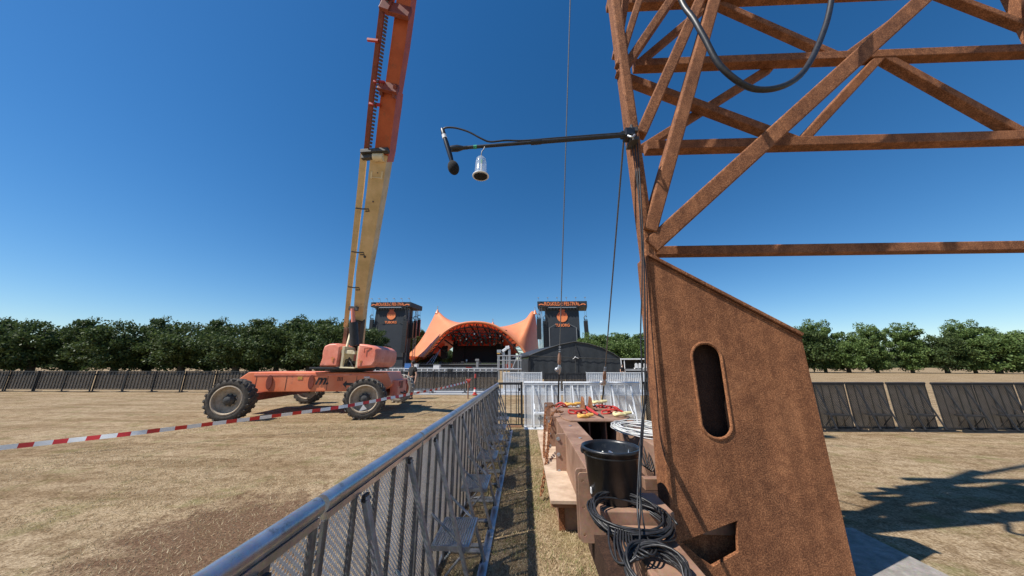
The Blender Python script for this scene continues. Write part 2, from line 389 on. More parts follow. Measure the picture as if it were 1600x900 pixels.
tag(blades('green_grass', 22000, (-.6, 1.3, 2.2, 7.5), 'green_blade', .012, .05, .003, (1.5, .12)), 'sparse tufts of green grass among the dry turf near the ballast', 'grass', kind='stuff')
tag(blades('field_grass', 90000, (-9, -.8, 2.2, 15), 'straw', .006, .03, .0032, (.8, .0)), 'flattened straw grass on the field left of the barrier', 'grass', kind='stuff')

# ---------------------------------------------------------------- crowd barriers (local: origin at foot of sheet, +y along the run, -x the crowd side, +x the braced side)
L = 1.07
def make_barrier(label, group, sheet='punched', met='alu', brm='alu_dull', name='crowd_barrier'):
    t = thing(name, label, 'barrier', (0, 0, 0), 0, group, world=False)
    mb = MB().tube([(0, .012, 1.18), (0, L-.012, 1.18)], .031, 16); mb.box((-.014, .02, 1.128), (.022, L-.02, 1.152)); mb.build('top_rail', met, t, True)
    MB().box((-.006, .015, .03), (-.003, L-.015, 1.14)).build('mesh_panel', sheet, t)
    for k in range(6):
        y = .03+k*(L-.06)/5
        MB().box((0.001, y-.012, .02), (.018, y+.012, 1.128)).build('upright', brm if brm == 'alu_white' else 'black' if brm == 'black' else 'upright', t, bevel=.003)
    for y in (.27, .80):
        mb = MB().beam((.035, y, 1.11), (.37, y, .05), .034, .024, (1, 0, 0)); mb.build('brace', brm, t, bevel=.003)
        mb = MB().box((.030, y-.019, 1.095), (.046, y+.019, 1.122)).tube([(.045, y-.026, 1.10), (.045, y+.026, 1.10)], .006, 6); mb.build('bracket', 'black', t)
        mb = MB().tube([(.345, y-.035, .06), (.345, y+.035, .06)], .009, 8).ball((.345, y+.04, .06), .015, 8, 6); mb.build('hinge_bolt', 'black', t, True)
    MB().box((.335, .0, .0), (.40, L-.006, .022)).box((.335, .0, .022), (.345, L-.006, .06)).build('base_rail', met, t, bevel=.003)
    for y in (.04, .52, L-.05): MB().box((.0, y-.03, .004), (.335, y+.03, .02)).build('cross_bar', brm, t, bevel=.003)
    MB().box((-.02, .0, .004), (.0, L-.006, .05)).build('sill', met, t)
    # folding step
    mb = MB()
    for k in range(15):
        x = .05+k*.018; mb.box((x, .30, .392), (x+.011, .72, .402))
    mb.box((.045, .292, .37), (.315, .304, .402)).box((.045, .716, .37), (.315, .728, .402)).box((.306, .304, .368), (.318, .716, .404)).box((.04, .304, .368), (.05, .716, .404))
    st = mb.build('step', met, t)
    for y in (.30, .72):
        MB().tube([(.30, y, .375), (.03, y, .60)], .010, 8).build('strut', brm, st, True); MB().tube([(.29, y, .37), (.05, y, .10)], .009, 8).build('strut', brm, st, True)
    return t
G1 = 'aluminium barriers in the row running away beside the camera'
near = ['nearest aluminium barrier panel at lower left, its punched holes largest']+[
    '%s aluminium barrier panel of the receding row, counted from the camera' % ORD[i] for i in range(1, 7)]
b0 = make_barrier(near[0], G1); b0.location = (-.73, 1.21, 0)
for i in range(1, 7): dup(b0, (-.73, 1.21+i*L, 0), 0, near[i])
dup(b0, (-.73, 1.21-L, 0), 0, 'aluminium barrier panel just left of the camera, cut off by the frame')
# the cross row in front: braced side faces the camera
G2 = 'bright aluminium barriers closing the lane behind the steel ballast'
lab = ['bright barrier panel beside the black gate, its step board folded out', 'bright barrier panel in the middle of the cross row, behind the steel ballast', 'bright barrier panel at the right end of the cross row, behind the wire turnbuckle']
f0 = make_barrier(lab[0], G2, 'punched_fine', 'alu_white', 'alu_white'); f0.location = (-.04, 9.25, 0); f0.rotation_euler.z = -PI/2
for i in (1, 2): dup(f0, (-.04+i*1.11, 9.25, 0), -PI/2, lab[i])
# dark barriers carrying on to the right
G3 = 'dark barriers behind the rusty tower'
d0 = make_barrier('dark barrier panel just left of the rusty tower column', G3, 'punched_black', 'black', 'black'); d0.location = (3.35, 9.3, 0); d0.rotation_euler.z = -PI/2
for i in range(1, 12): dup(d0, (3.35+i*1.11, 9.3+random.uniform(-.04, .04), 0), -PI/2+random.uniform(-.035, .035), '%s dark barrier panel right of the tower column, seen between its legs' % ORD[i-1])

# black gate
t = thing('gate', 'narrow black gate of vertical bars between the two barrier rows', 'gate', (-.45, 9.25, 0))
x0, x1, yy = -.86, -.10, 9.25
MB().box((x0, yy-.025, 1.12), (x1, yy+.025, 1.185)).build('rail', 'black', t, bevel=.004); MB().box((x0, yy-.02, .03), (x1, yy+.02, .07)).build('rail', 'black', t, bevel=.004)
for k in range(1, 5): MB().box((x0+k*(x1-x0)/5-.011, yy-.011, .07), (x0+k*(x1-x0)/5+.011, yy+.011, 1.12)).build('bar', 'black', t)
for x in (x0, x1): MB().box((x-.03, yy-.03, 0), (x+.03, yy+.03, 1.2)).build('post', 'black', t, bevel=.004)
MB().box((x1-.10, yy-.02, .07), (x1-.075, yy+.02, 1.12)).box((x1-.075, yy-.012, .95), (x1-.035, yy+.012, 1.03)).box((x1-.075, yy-.012, .3), (x1-.035, yy+.012, .36)).build('latch', 'black', t)
tag(MB().box((-.95, 9.12, 0), (-.1, 9.2, .045)).build('threshold', 'wood_edge', bevel=.006), 'brown timber board lying along the foot of the black gate', 'board')

# ---------------------------------------------------------------- second line of fences, 19.7 m out
YF = 19.7
def make_far_fence(label, group, met, sheet, W=2.0, Hh=1.28, name='fence_panel', nb=9):
    t = thing(name, label, 'fence', (0, 0, 0), 0, group, world=False)
    MB().box((0.01, -.02, Hh-.05), (W-.01, .02, Hh)).build('rail', met, t); MB().box((0.01, -.02, .12), (W-.01, .02, .16)).build('rail', met, t)
    for x in (0.03, W-.03): MB().box((x-.025, -.028, 0), (x+.025, .028, Hh+.02)).build('post', met, t)
    for k in range(1, nb): MB().box((k*W/nb-.012, -.012, .16), (k*W/nb+.012, .012, Hh-.05)).build('bar', met, t)
    if sheet:
        pl = MB().box((-.018, .05, .17), (-.015, W-.05, Hh-.06)).build('netting', sheet, t); pl.rotation_euler.z = -PI/2
    for x in (.1, W-.1): MB().box((x-.03, -.3, .0), (x+.03, .3, .025)).build('foot', met, t)
    return t
GB = 'black netted fences between field and stage'
px_x = lambda px: PY(px, 590, YF).x
xs = px_x(778)
ff = make_far_fence('black netted fence panel ending beside the grey barrier and lighting platform', GB, 'black', 'punched_black'); ff.location = (xs-2.0, YF, .03)
fl = ['black netted fence panel behind the red and white tape post', 'black netted fence panel two places right of the person', 'black netted fence panel just right of the person in black', 'black netted fence panel behind the person and far wheel']
for i in range(1, 20):
    dup(ff, (xs-2.0-i*2.02, YF+random.uniform(-.06, .06), .03), random.uniform(-.03, .03), fl[i-1] if i < 5 else '%s black netted fence panel left of the one behind the person' % ORD[i-5])
GM = 'grey sheeted barriers in the second fence line'
xm = px_x(786)
mg = make_far_fence('grey sheeted barrier behind the gate and cross row, left of the black marquee front', GM, 'alu_white', 'punched_fine', 1.2, 1.22, 'sheeted_barrier', 11); mg.location = (xm, YF, .03)
dup(mg, (xm+1.21, YF, .03), 0, 'grey sheeted barrier ending where the wire rope crosses, before the marquee')
xb = px_x(850)
bb = make_far_fence('black barrier left of the doorway gap before the marquee', GB, 'black', 'punched_black', 1.28, 1.2, 'fence_panel', 7); bb.location = (xb, YF, .03)
dup(bb, (xb+1.3, YF, .03), 0, 'black barrier right of the doorway gap before the marquee')
xr = px_x(915.5)
for i in range(3): dup(mg, (xr+i*1.16, YF, .03), 0, ['grey sheeted barrier in front of the marquee, behind the second wire', 'middle grey sheeted barrier before the right end of the marquee', 'grey sheeted barrier nearest the rusty column, right of the marquee'][i])
for i in range(5): dup(bb, (xr+3.55+i*1.3, YF, .03), 0, '%s black barrier seen beyond the tower legs, right of the grey ones' % ORD[i])
# ---------------------------------------------------------------- tape, posts
pA = PZ(731, 623, 0)
t = thing('tape_post', 'thin dark post with knotted red and white tape at its top', 'post', pA)
MB().tube([pA, pA+Vector((0, 0, .88))], .035, 10).build('pole', 'rust_dark', t, True)
mb = MB()
for k in range(4):
    mb.tube([pA+Vector((math.cos(a)*.06*(1+.3*k % 2), math.sin(a)*.06, .80+.05*k+.015*math.sin(2*a))) for a in np.linspace(0, 2*PI, 12)[:-1]], .014, 6, True)
mb.box(tuple(pA+Vector((.04, -.02, .55))), tuple(pA+Vector((.06, .03, .80)))); mb.build('knot', 'red', t, True)
pB = PZ(742, 617, .03)
t = thing('marker_post', 'slim dark post with red cap standing in a red and white foot', 'post', pB)
MB().tube([pB, pB+Vector((0, 0, 1.0))], .035, 10).build('pole', 'black', t, True)
MB().tube([pB+Vector((0, 0, .92)), pB+Vector((0, 0, 1.15))], .05, 10).build('cap', 'red', t, True)
MB().lathe([(.16, 0), (.16, .03), (.10, .05), (.085, .16)], pB, n=16).build('foot', 'red', t, True)
MB().lathe([(.086, .16), (.07, .3)], pB, n=16).build('band', 'white', t, True)
MB().lathe([(.071, .3), (.05, .40)], pB, n=16).build('collar', 'red', t, True)
# ribbon
Lp = [pA+Vector((-.05, -.03, .84)), PY(690, 606.5, 13.4), PY(650, 614, 11.6), PY(600, 623.5, 9.9), PY(550, 633, 9.0), PY(500, 640.5, 8.5), PY(380, 656, 7.6), PY(200, 678, 6.6), PY(-60, 706, 5.6)]
pts = spline(Lp, 14); vs = []; fs = []; us = []; d = 0
for i, p in enumerate(pts):
    if i: d += (p-pts[i-1]).length
    tw = .25*math.sin(d*1.1)+.12*math.sin(d*3.1+1)
    dirv = (pts[min(i+1, len(pts)-1)]-pts[max(0, i-1)]).normalized(); side = dirv.cross(Vector((0, 0, 1))).normalized()
    o = (Vector((0, 0, 1))*math.cos(tw)+side*math.sin(tw))*.042
    vs += [p-o, p+o]; us.append(d)
for i in range(len(pts)-1): fs.append((2*i, 2*i+2, 2*i+3, 2*i+1))
me = bpy.data.meshes.new('barrier_tape'); me.from_pydata(vs, [], fs); ul = me.uv_layers.new()
for poly in me.polygons:
    for li, vi in zip(poly.loop_indices, poly.vertices): ul.data[li].uv = (us[vi//2]/.42, vi % 2)
tp = link('barrier_tape', me, 'tape'); sm = tp.modifiers.new('s', 'SOLIDIFY'); sm.thickness = .0015
tag(tp, 'red and white striped tape stretched across the field before the lift', 'tape')
pC = Vector((Lp[-1].x-.04, Lp[-1].y, 0)); tag(MB().tube([pC, pC+Vector((0, 0, Lp[-1].z+.1))], .035, 10).build('tape_post', 'rust_dark', smooth=True), 'thin dark post holding the near end of the tape, far left', 'post')

# ---------------------------------------------------------------- boom lift
CH = Vector((-7.5, 12.35, 0)); th = math.atan(.15)
t = thing('boom_lift', 'faded orange four wheeled boom lift with long cream and orange boom raised over the field', 'boom lift', CH, th, world=False)
LIFT = t
Rm = Matrix.Rotation(-th, 3, 'Z')
def loc(p): return Rm @ (Vector(p)-CH)           # world point -> lift's own space
# chassis body
def yprism(poly, y0, y1):
    return [(x, y0, z) for x, z in poly], (0, y1-y0, 0)
body = [(-2.85, .80), (-2.55, .74), (2.15, .76), (2.42, .90), (2.46, 1.0), (2.25, 1.41), (-2.5, 1.43), (-2.85, 1.15)]
mb = MB(); a, off = yprism(body, -1.05, 1.05); mb.prism(a, off); chs = mb.build('chassis', 'orange', t, bevel=.03)
mb = MB().box((-2.3, -1.062, 1.30), (2.1, -1.05, 1.36)); mb.build('trim', 'orange_pale', chs, bevel=.005)
MB().box((2.33, -.75, .55), (2.62, .75, 1.12)).build('end_plate', 'orange_pale', t, bevel=.02)
mb = MB().box((2.38, -.50, .80), (2.632, .0, 1.06)); mb.build('panel', 'orange_dark', t, bevel=.01)
mb = MB()
for x in (-1.75, -.35):
    mb2 = [(x+r*math.cos(a)*.10, -1.064, 1.08+r*math.sin(a)*.25) for r, a in [(1, k*PI/8) for k in range(16)]]
    MB().prism(mb2, (0, -.02, 0)).build('tie_down', 'orange_dark', t, bevel=.004)
mb = MB()
q = loc(PY(538, 603, 11.05)); q = Vector((q.x, -1.066, 1.02))
mb.prism([(q.x-.22, -1.066, 1.0), (q.x-.10, -1.066, 1.12), (q.x-.10, -1.066, 1.04), (q.x+.12, -1.066, 1.04), (q.x+.12, -1.066, .96), (q.x-.10, -1.066, .96), (q.x-.10, -1.066, .88)], (0, .01, 0)); mb.build('arrow', 'black', t)
me = text_mesh('m.', .46, .004, .35, .012); me.transform(Matrix.Rotation(PI/2, 4, 'X'))
qx = loc(PY(501, 594, 11.2)).x
me.transform(Matrix.Translation((qx, -1.068, 1.14))); link('lettering', me, 'black', t)
for x in (-2.2, -1.2, 0.2, 1.2): MB().box((x-.006, -1.056, .80), (x+.006, -1.048, 1.29)).build('panel_gap', 'black', chs)
for k in range(4): MB().cbox((.55+.05*k, -1.056, 1.18), (.018, .014, .14)).build('louvre', 'black', chs)
MB().cbox((-.75, -1.056, 1.22), (.16, .01, .10)).build('sticker', 'yellow', chs); MB().cbox((1.55, -1.056, 1.24), (.20, .01, .05)).build('sticker', 'white', chs)
for k in range(3): MB().tube(spline([(2.0+.06*k, -1.06, .95), (2.05+.05*k, -1.35, .98-.06*k), (2.02, -1.7, .80), (2.0, -1.95, .70)], 5), .016, 6).build('hydraulic_hose', 'rubber', t, True)
for sy in (-.6, .6): MB().lathe([(.09, 0), (.09, .02), (.0, .03)], (2.63, sy, .98), 'X', 14, False).build('marker_lamp', 'red', t, True)
MB().tube([(2.60, -.3, .66), (2.70, -.3, .62), (2.70, .3, .62), (2.60, .3, .66)], .02, 8).build('tow_eye', 'black', t, True)
# axles, wheels
for sx in (1, -1):
    MB().box((sx*2.0-.16, -2.15, .50), (sx*2.0+.16, 2.15, .76)).build('axle', 'orange_dark', t, bevel=.02)
def wheel(x, y, s, tm, rm):
    """s = -1 outer face toward -y"""
    o = thing('wheel', None, None, world=False); del_lbl(o); o.parent = t; o.location = (x, y, .625)
    w2 = .23; mb = MB()
    prof = [(.40, -.19), (.44, -.225), (.52, -.235), (.585, -.215), (.612, -.15), (.615, 0), (.612, .15), (.585, .215), (.52, .235), (.44, .225), (.40, .19)]
    mb.lathe(prof, axis='Y', n=48, cap=False)
    for k in range(22):                       # chunky lugs in two staggered rows
        for sd_ in (-1, 1):
            a = 2*PI*(k+.5*(sd_ > 0))/22; dirv = Vector((math.cos(a), 0, math.sin(a))); a2 = a+.16; d2 = Vector((math.cos(a2), 0, math.sin(a2)))
            mb.beam(dirv*.603+Vector((0, sd_*.225, 0)), d2*.612+Vector((0, sd_*.02, 0)), .085, .04, dirv)
    ty = mb.build('tyre', tm, o, True)
    mb = MB().lathe([(.44, s*.222), (.405, s*.235), (.385, s*.21), (.37, s*.10), (.20, s*.05), (.19, s*.04)], axis='Y', n=40, cap=False)
    mb.lathe([(.19, s*.05), (.0, s*.05)], axis='Y', n=40, cap=False); mb.lathe([(.40, -s*.19), (.0, -s*.18)], axis='Y', n=40, cap=False)
    mb.build('rim', rm, o, True)
    mb = MB().lathe([(.15, s*.05), (.15, s*.13), (.11, s*.17), (.10, s*.22), (.05, s*.24), (.0, s*.24)], axis='Y', n=24, cap=False)
    for k in range(9):
        a = 2*PI*k/9; mb.cbox((.165*math.cos(a), s*.07, .165*math.sin(a)), (.035, .05, .035))
    mb.build('hub', 'hub', o, True)
    return o
def del_lbl(o):
    ROOT.pop(o.name, None)
    for k in ('label', 'category', 'group'):
        if k in o: del o[k]
w1 = wheel(2.0, -2.32, -1, 'tyre', 'dust'); w2_ = wheel(2.0, 2.32, -1, 'tyre_white', 'orange_dark')
w3 = wheel(-2.0, -2.32, -1, 'tyre', 'dust'); w4 = wheel(-2.0, 2.32, -1, 'tyre', 'dust')
w1.rotation_euler.z = math.radians(6); w3.rotation_euler.z = math.radians(4)
mb = MB().prism([(-.10, -.245, -.36), (.12, -.245, -.30), (-.0, -.245, -.16)], (0, .01, 0)); mb.build('reflector', 'white', w1)
# turret
def hood(poly, Y0, Y1, name, mat):
    mb = MB(); pp = [loc(PY(x, y, Y0)) for x, y in poly]; o0 = loc((0, Y1, 0))-loc((0, Y0, 0))
    n = len(pp); cen = sum(pp, Vector())/n
    rings = []
    for k, (f, sc) in enumerate([(.0, .86), (.03, .95), (.09, 1.0), (.9, 1.0), (1, .9)]):
        rings.append([cen+(p-cen)*sc+o0*f for p in pp])
    vs = [v for r in rings for v in r]; fs = [(i*n+j, i*n+(j+1) % n, (i+1)*n+(j+1) % n, (i+1)*n+j) for i in range(4) for j in range(n)]
    fs += [tuple(range(n)), tuple(4*n+j for j in range(n-1, -1, -1))]
    mb.add(vs, fs); o = mb.build(name, mat, t, True); b = o.modifiers.new('b', 'BEVEL'); b.width = .02; b.segments = 3; b.limit_method = 'ANGLE'; return o
lh = hood([(497, 574), (502, 560), (503, 548), (506, 540), (514, 536.5), (526, 536), (532, 541), (530, 558), (527, 574)], 11.05, 12.9, 'hood', 'orange_pale')
rh = hood([(556, 576), (557, 556), (560, 536.5), (572, 538), (582, 540.5), (588, 545), (589, 552), (587, 566), (581, 574)], 11.05, 12.9, 'hood', 'orange_pale')
for cx, cy, hh in ((519, 562, lh), (562, 566, rh)):
    mb = MB()
    for (dx, dz, sx, sz) in ((0, 0, .09, .02), (.02, -.06, .06, .015), (-.02, .07, .035, .05), (.05, .05, .03, .04)):
        c = loc(PY(cx, cy, 11.03)); mb.cbox((c.x+dx, c.y, c.z+dz), (sx, .012, sz))
    mb.build('sticker', 'yellow', hh)
c = loc(PY(575, 548, 11.03)); MB().cbox((c.x-.12, c.y, c.z), (.02, .015, .16)).cbox((c.x, c.y, c.z+.09), (.25, .015, .02)).build('vent', 'orange_dark', rh)
# cream frame between hoods
mb = MB()
for xa in (531, 555):
    a = loc(PY(xa-3, 575, 11.1)); b = loc(PY(xa+1.5, 541, 11.1)); o_ = loc((0, .75, 0))-loc((0, 0, 0)); mb.beam(a+o_, b+o_, .09, 1.5, (0, 1, 0))
    for p in (0,): pass
a = loc(PY(530, 549, 11.25)); b = loc(PY(557, 551, 11.25)); mb.beam(a, b, .2, .13)
a = loc(PY(528, 574, 11.25)); b = loc(PY(557, 575, 11.25)); mb.beam(a, b, .3, .05)
mb.build('turret_frame', 'cream_lt', t, bevel=.012)
a = loc(PY(530, 568, 11.7)); b = loc(PY(556, 568, 11.7)); mb = MB().tube([a, b], .09, 12); mb.tube([loc(PY(544, 574, 11.3)), loc(PY(545, 560, 11.6))], .06, 10); mb.tube([loc(PY(549, 572, 11.25)), loc(PY(548, 562, 11.5))], .035, 8)
mb.tube(spline([loc(PY(538, 573, 11.2)), loc(PY(541, 562, 11.3)), loc(PY(547, 565, 11.2)), loc(PY(552, 574, 11.2))], 5), .018, 6); mb.build('hydraulics', 'hub', t, True)
a = loc((-6.9, 12.3, 1.44)); MB().lathe([(.85, 0), (.85, .12)], a, n=40).build('slew_ring', 'black', t, True)
a = loc(PY(545, 577, 11.15)); mb = MB().box((a.x-1.35, a.y-.0, 1.52), (a.x+.95, a.y+1.7, 1.60)); mb.build('turret_deck', 'black', t, bevel=.01)
# boom: pivot between the hoods, leaning back towards the viewer's side at 53 degrees
def boomY(py, px=580):
    d = sight(px, py); k = d.z/d.y
    return (2.3+12.4/.75-1.66)/(k+1/.75)
def bpt(px, py): return PY(px, py, boomY(py, px))
BD = (bpt(628, 0)-bpt(563, 545)).normalized()
def bsec(stations, depth, name, mat, parent, shift=0, bevel=.012):
    """stations: (px, py, width px)"""
    mb = MB(); vs = []; fs = []
    for px, py, wp in stations:
        p = bpt(px, py); c = (p-Vector((0, 0, H))).dot(FW); wd = wp*c/F
        x = Vector((1, 0, 0)); x = (x-BD*x.dot(BD)).normalized(); u = x.cross(BD)
        if u.y > 0: u = -u                        # u points towards the viewer's side and down
        h = wd*depth; p = p - u*(h/2-shift)
        for a, b in ((-1, 1), (1, 1), (1, -1), (-1, -1)): vs.append(loc(p+x*wd/2*a+u*h/2*b))
    n = len(stations)
    for i in range(n-1):
        for j in range(4): fs.append((4*i+j, 4*i+(j+1) % 4, 4*i+4+(j+1) % 4, 4*i+4+j))
    fs += [(3, 2, 1, 0), tuple(4*n-4+k for k in range(4))]
    mb.add(vs, fs); return mb.build(name, mat, parent, bevel=bevel)
base = bsec([(556, 545, 13.5), (560.5, 480, 15), (565.5, 430, 18.6), (585.5, 293, 23.6), (592.2, 240, 25.7)], 1.0, 'base_boom', 'cream', t)
mid = bsec([(593, 250, 22.5), (596, 233, 23), (605, 157, 24.6), (607.5, 137, 24.2)], 1.15, 'mid_boom', 'orange_boom', t, -.05)
fly = bsec([(608.5, 145, 20), (611, 127, 21), (620, 66, 22.2), (628.5, 0, 22.6), (650, -160, 22), (672, -320, 20)], 1.05, 'fly_boom', 'orange_boom', t, -.09)
thin = bsec([(539.5, 512, 6.4), (543, 480, 6.9), (548, 430, 7.8), (563, 293, 9.8), (568, 238, 10)], .35, 'tower_boom', 'cream', t)
thin2 = bsec([(571, 238, 7.5), (579.5, 150, 7.8), (589.5, 66, 8.2), (599, -10, 9), (619, -160, 9)], .5, 'cable_carrier', 'orange_dark', t, -.02)
# drag chain beside the carrier
mb = MB(); 
for k in range(64):
    py = 236-k*5.6; f = k/63; px = 577.5+(236-py)*.1255
    p = loc(bpt(px, py)); mb.beam(p, loc(bpt(px+.45, py-3.4)), .055, .11, (0, 1, 0))
mb.build('drag_chain', 'hub', t)
mb = MB()
for px, py, wp in ((581.5, 236, 42), (578, 245, 30)): mb.beam(loc(bpt(px-wp*.40, py+2)), loc(bpt(px+wp*.62, py-1)), .12, .16, (0, 1, 0))
mb.build('collar', 'hub', t, bevel=.01)
MB().tube([loc(bpt(584, 246)), loc(bpt(600, 246))], .13, 14).build('sheave', 'cream_lt', t, True)
mb = MB().beam(loc(bpt(592, 134)), loc(bpt(622, 141)), .28, .12, (0, 1, 0)); mb.beam(loc(bpt(596, 150)), loc(bpt(598, 131)), .09, .14, (0, 1, 0)); mb.beam(loc(bpt(616, 154)), loc(bpt(618, 133)), .09, .14, (0, 1, 0)); mb.build('wear_block', 'orange_dark', t, bevel=.01)
mb = MB().beam(loc(bpt(604, 12)), loc(bpt(641, 22)), .35, .12, (0, 1, 0)); mb.beam(loc(bpt(597, 3)), loc(bpt(612, 8)), .5, .1, (0, 1, 0)); mb.build('hose_bracket', 'orange_dark', t, bevel=.01)
for px, py in ((574, 62), (584, 127), (577, 162)):
    MB().beam(loc(bpt(px, py)), loc(bpt(px+17, py+2)), .07, .06, (0, 1, 0)).build('clip', 'red', t)
for (a, b, py) in ((555.5, 576, 326), (549, 568, 394), (544, 561, 449)):
    mb = MB().tube([loc(bpt(a, py-1)), loc(bpt((a+b)/2, py+.5)), loc(bpt(b, py+.5)), loc(bpt(b+1, py+4)), loc(bpt(b-5, py+4))], .022, 6); mb.build('hose_clamp', 'hub', t, True)
mb = MB()
for (px, py, r) in ((583, 315, .03), (570, 401, .05), (590, 270, .02), (581, 270, .02)): mb.ball(loc(bpt(px, py)), r, 8, 6)
mb.build('bolt', 'hub', t, True)
mb = MB().beam(loc(bpt(578, 277)), loc(bpt(598, 279)), .02, .05, (0, 1, 0)).beam(loc(bpt(581, 268)), loc(bpt(580, 279)), .05, .04, (0, 1, 0)).beam(loc(bpt(598, 268)), loc(bpt(596, 280)), .05, .04, (0, 1, 0)); mb.build('access_cover', 'cream_lt', t, bevel=.004)
# lift cylinder and links under the foot of the boom
a, b = PY(554, 540, 11.2), bpt(556.5, 484)-Vector((0, .25, 0))
MB().tube([loc(a), loc(a.lerp(b, .62))], .15, 16).build('lift_cylinder', 'black', t, True)
MB().tube([loc(a.lerp(b, .62)), loc(b)], .07, 14).build('cylinder_rod', 'orange_pale', t, True)
MB().beam(loc(bpt(550, 483)-Vector((0, .2, 0))), loc(bpt(564, 484)-Vector((0, .2, 0))), .1, .16).build('cylinder_pin', 'hub', t, bevel=.01)
MB().tube([loc(PY(541, 546, 11.3)), loc(PY(548, 520, 11.6))], .05, 10).build('link_arm', 'cream_lt', t, True)
MB().beam(loc(PY(553, 553, 12.4)), loc(bpt(559, 500)), .42, .35, (0, 1, 0)).build('boom_foot', 'black', t)
MB().beam(loc(PY(538, 552, 12.0)), loc(bpt(542, 512)), .13, .2, (0, 1, 0)).build('tower_link', 'rust_dark', t)

# ---------------------------------------------------------------- rusty tower on the right
TY = 2.9
tw = thing('steel_tower', 'rust brown steel lattice tower on a wide plate column, towering at the right', 'tower', (1.9, TY, 0))
def tp_(x, y, dy=0): return PY(x, y, TY+dy)
# left plate column: front plate with hand hole and cut-out, back plate, edge plates
def xz(x, y): p = tp_(x, y); return (p.x, p.z)
e_top = xz(1009, 402); e_bot = (xz(1052, 850)[0], 0.0)
outer = [(e_bot[0], 0.02), e_top, xz(1100, 449), xz(1250, 527)]
xR = outer[-1][0]
outer += [(xR, .02)]
cxh, czh = xz(1110, 608); hw, hh = .13, .27
hole1 = [(cxh+hw*math.cos(a), czh+(hh if math.sin(a) >= 0 else -hh)+hw*math.sin(a)) for a in np.linspace(0, 2*PI, 24)[:-1]]
hole2 = [xz(1063, 845), xz(1150, 812), xz(1152, 862), xz(1112, 884), xz(1092, 870)]
me = plate_mesh(outer, [hole1, hole2], .03); me.transform(Matrix.Translation((0, TY, 0))); fp = link('column_plate', me, 'rust', tw, bevel=.005)
me = plate_mesh(outer, [], .03); me.transform(Matrix.Translation((0, TY+.16, 0))); link('column_plate', me, 'rust', tw)
def edge(x0, z0, x1, z1, n, w=.58): w -= .39; MB().beam((x0, TY+.08, z0), (x1, TY+.08, z1), w, .03, (x1-x0 == 0 and (1, 0, 0)) or (-(z1-z0), 0, x1-x0)).build(n, 'rust', tw, bevel=.004)
edge(e_bot[0], 0.02, e_top[0], e_top[1], 'edge_plate', .62)
edge(e_top[0]+.01, e_top[1]+.02, outer[3][0], outer[3][1]+.02, 'cap_plate', .64)
edge(xR, .02, xR, outer[3][1], 'edge_plate', .52)
MB().cbox((cxh+.05, TY+.12, czh), (.5, .02, 1.0)).build('stiffener', 'rust_shade', tw)  # near-black colour paints the shade inside the hand hole
# rolled bead round the hand hole
mb = MB().tube([(x, TY-.012, z) for x, z in hole1], .014, 8, True); mb.build('hole_rim', 'rust', tw, True)
MB().tube([(outer[1][0]+.01, TY-.018, outer[1][1]-.012), (outer[3][0], TY-.018, outer[3][1]-.012)], .007, 6).build('weld_bead', 'rust', tw, True)
MB().tube([(e_bot[0]+.012, TY-.018, .05), (e_top[0]+.012, TY-.018, e_top[1]-.03)], .006, 6).build('weld_bead', 'rust', tw, True)
# second column (mirror) further right
mx = 2*3.8
o2 = [(mx-x, z) for x, z in outer]; me = plate_mesh(o2, [], .03); me.transform(Matrix.Translation((0, TY, 0))); link('column_plate', me, 'rust', tw)
me = plate_mesh(o2, [], .03); me.transform(Matrix.Translation((0, TY+.16, 0))); link('column_plate', me, 'rust', tw)
edge(mx-xR, .02, mx-xR, outer[3][1], 'edge_plate', .52); edge(mx-e_bot[0], 0.02, mx-e_top[0], e_top[1], 'edge_plate', .62); edge(mx-e_top[0], e_top[1]+.02, mx-xR, outer[3][1]+.02, 'cap_plate', .64)
# lattice: square tubes
def tb(a, b, wpx_m, name='brace', dep=None, rnd=.012):
    MB().beam(a, b, wpx_m, dep or wpx_m, (0, 1, 0)).build(name, 'rust', tw, bevel=rnd)
leg0, leg1 = tp_(1011, 408), tp_(949, -60)
dv = (leg1-leg0); legT = leg0+dv*1.6
MB().beam(leg0+Vector((.045, .07, -.05)), legT+Vector((.045, .07, 0)), .115, .165, (0, 1, 0)).build('leg', 'rust', tw, bevel=.02)
def mir(a): return Vector((mx-a.x, a.y, a.z))
MB().beam(mir(leg0+Vector((.045, .07, -.05))), mir(legT+Vector((.045, .07, 0))), .115, .165, (0, 1, 0)).build('leg', 'rust', tw, bevel=.02)
def legx(z): f = (z-leg0.z)/(leg1.z-leg0.z); return leg0.x+dv.x*f
def tb(a, b, w_, name='brace', dep=None, rnd=.014):
    MB().beam(a, b, w_, dep or w_, (0, 1, 0)).build(name, 'rust', tw, bevel=rnd)
def run(A, B, dy, w_, xto=None, zto=None, dy2=None):
    a, b = tp_(*A, dy), tp_(*B, dy if dy2 is None else dy2); f = (xto-a.x)/(b.x-a.x) if xto else (zto-a.z)/(b.z-a.z); e = a+(b-a)*f; tb(a, e, w_); return e
run((1013, 388), (1100, 309), .05, .17, xto=mx-1.2)
run((1013, 364), (1087, 100), .02, .135, zto=12.5)
run((1000, 212), (1076, 40), .05, .12, zto=12.5)
run((967, 120), (1050, -2), .08, .10, xto=mx-1.0)
run((966, 105), (999, 0), .045, .085, zto=11)
run((962, 90), (978, 0), .3, .09, zto=10)
RD = .45                                       # rear face
def hbar(x, y, w_):
    a = tp_(x, y, RD); MB().beam(a, Vector((mx-a.x+.5, a.y, a.z)), w_, w_).build('crossbar', 'rust', tw, bevel=.012); return a.z
z1_ = hbar(1008, 232, .13); z2_ = hbar(990, 104, .125); z0_ = hbar(1018, 394, .11); z3_ = hbar(948, 9, .12)
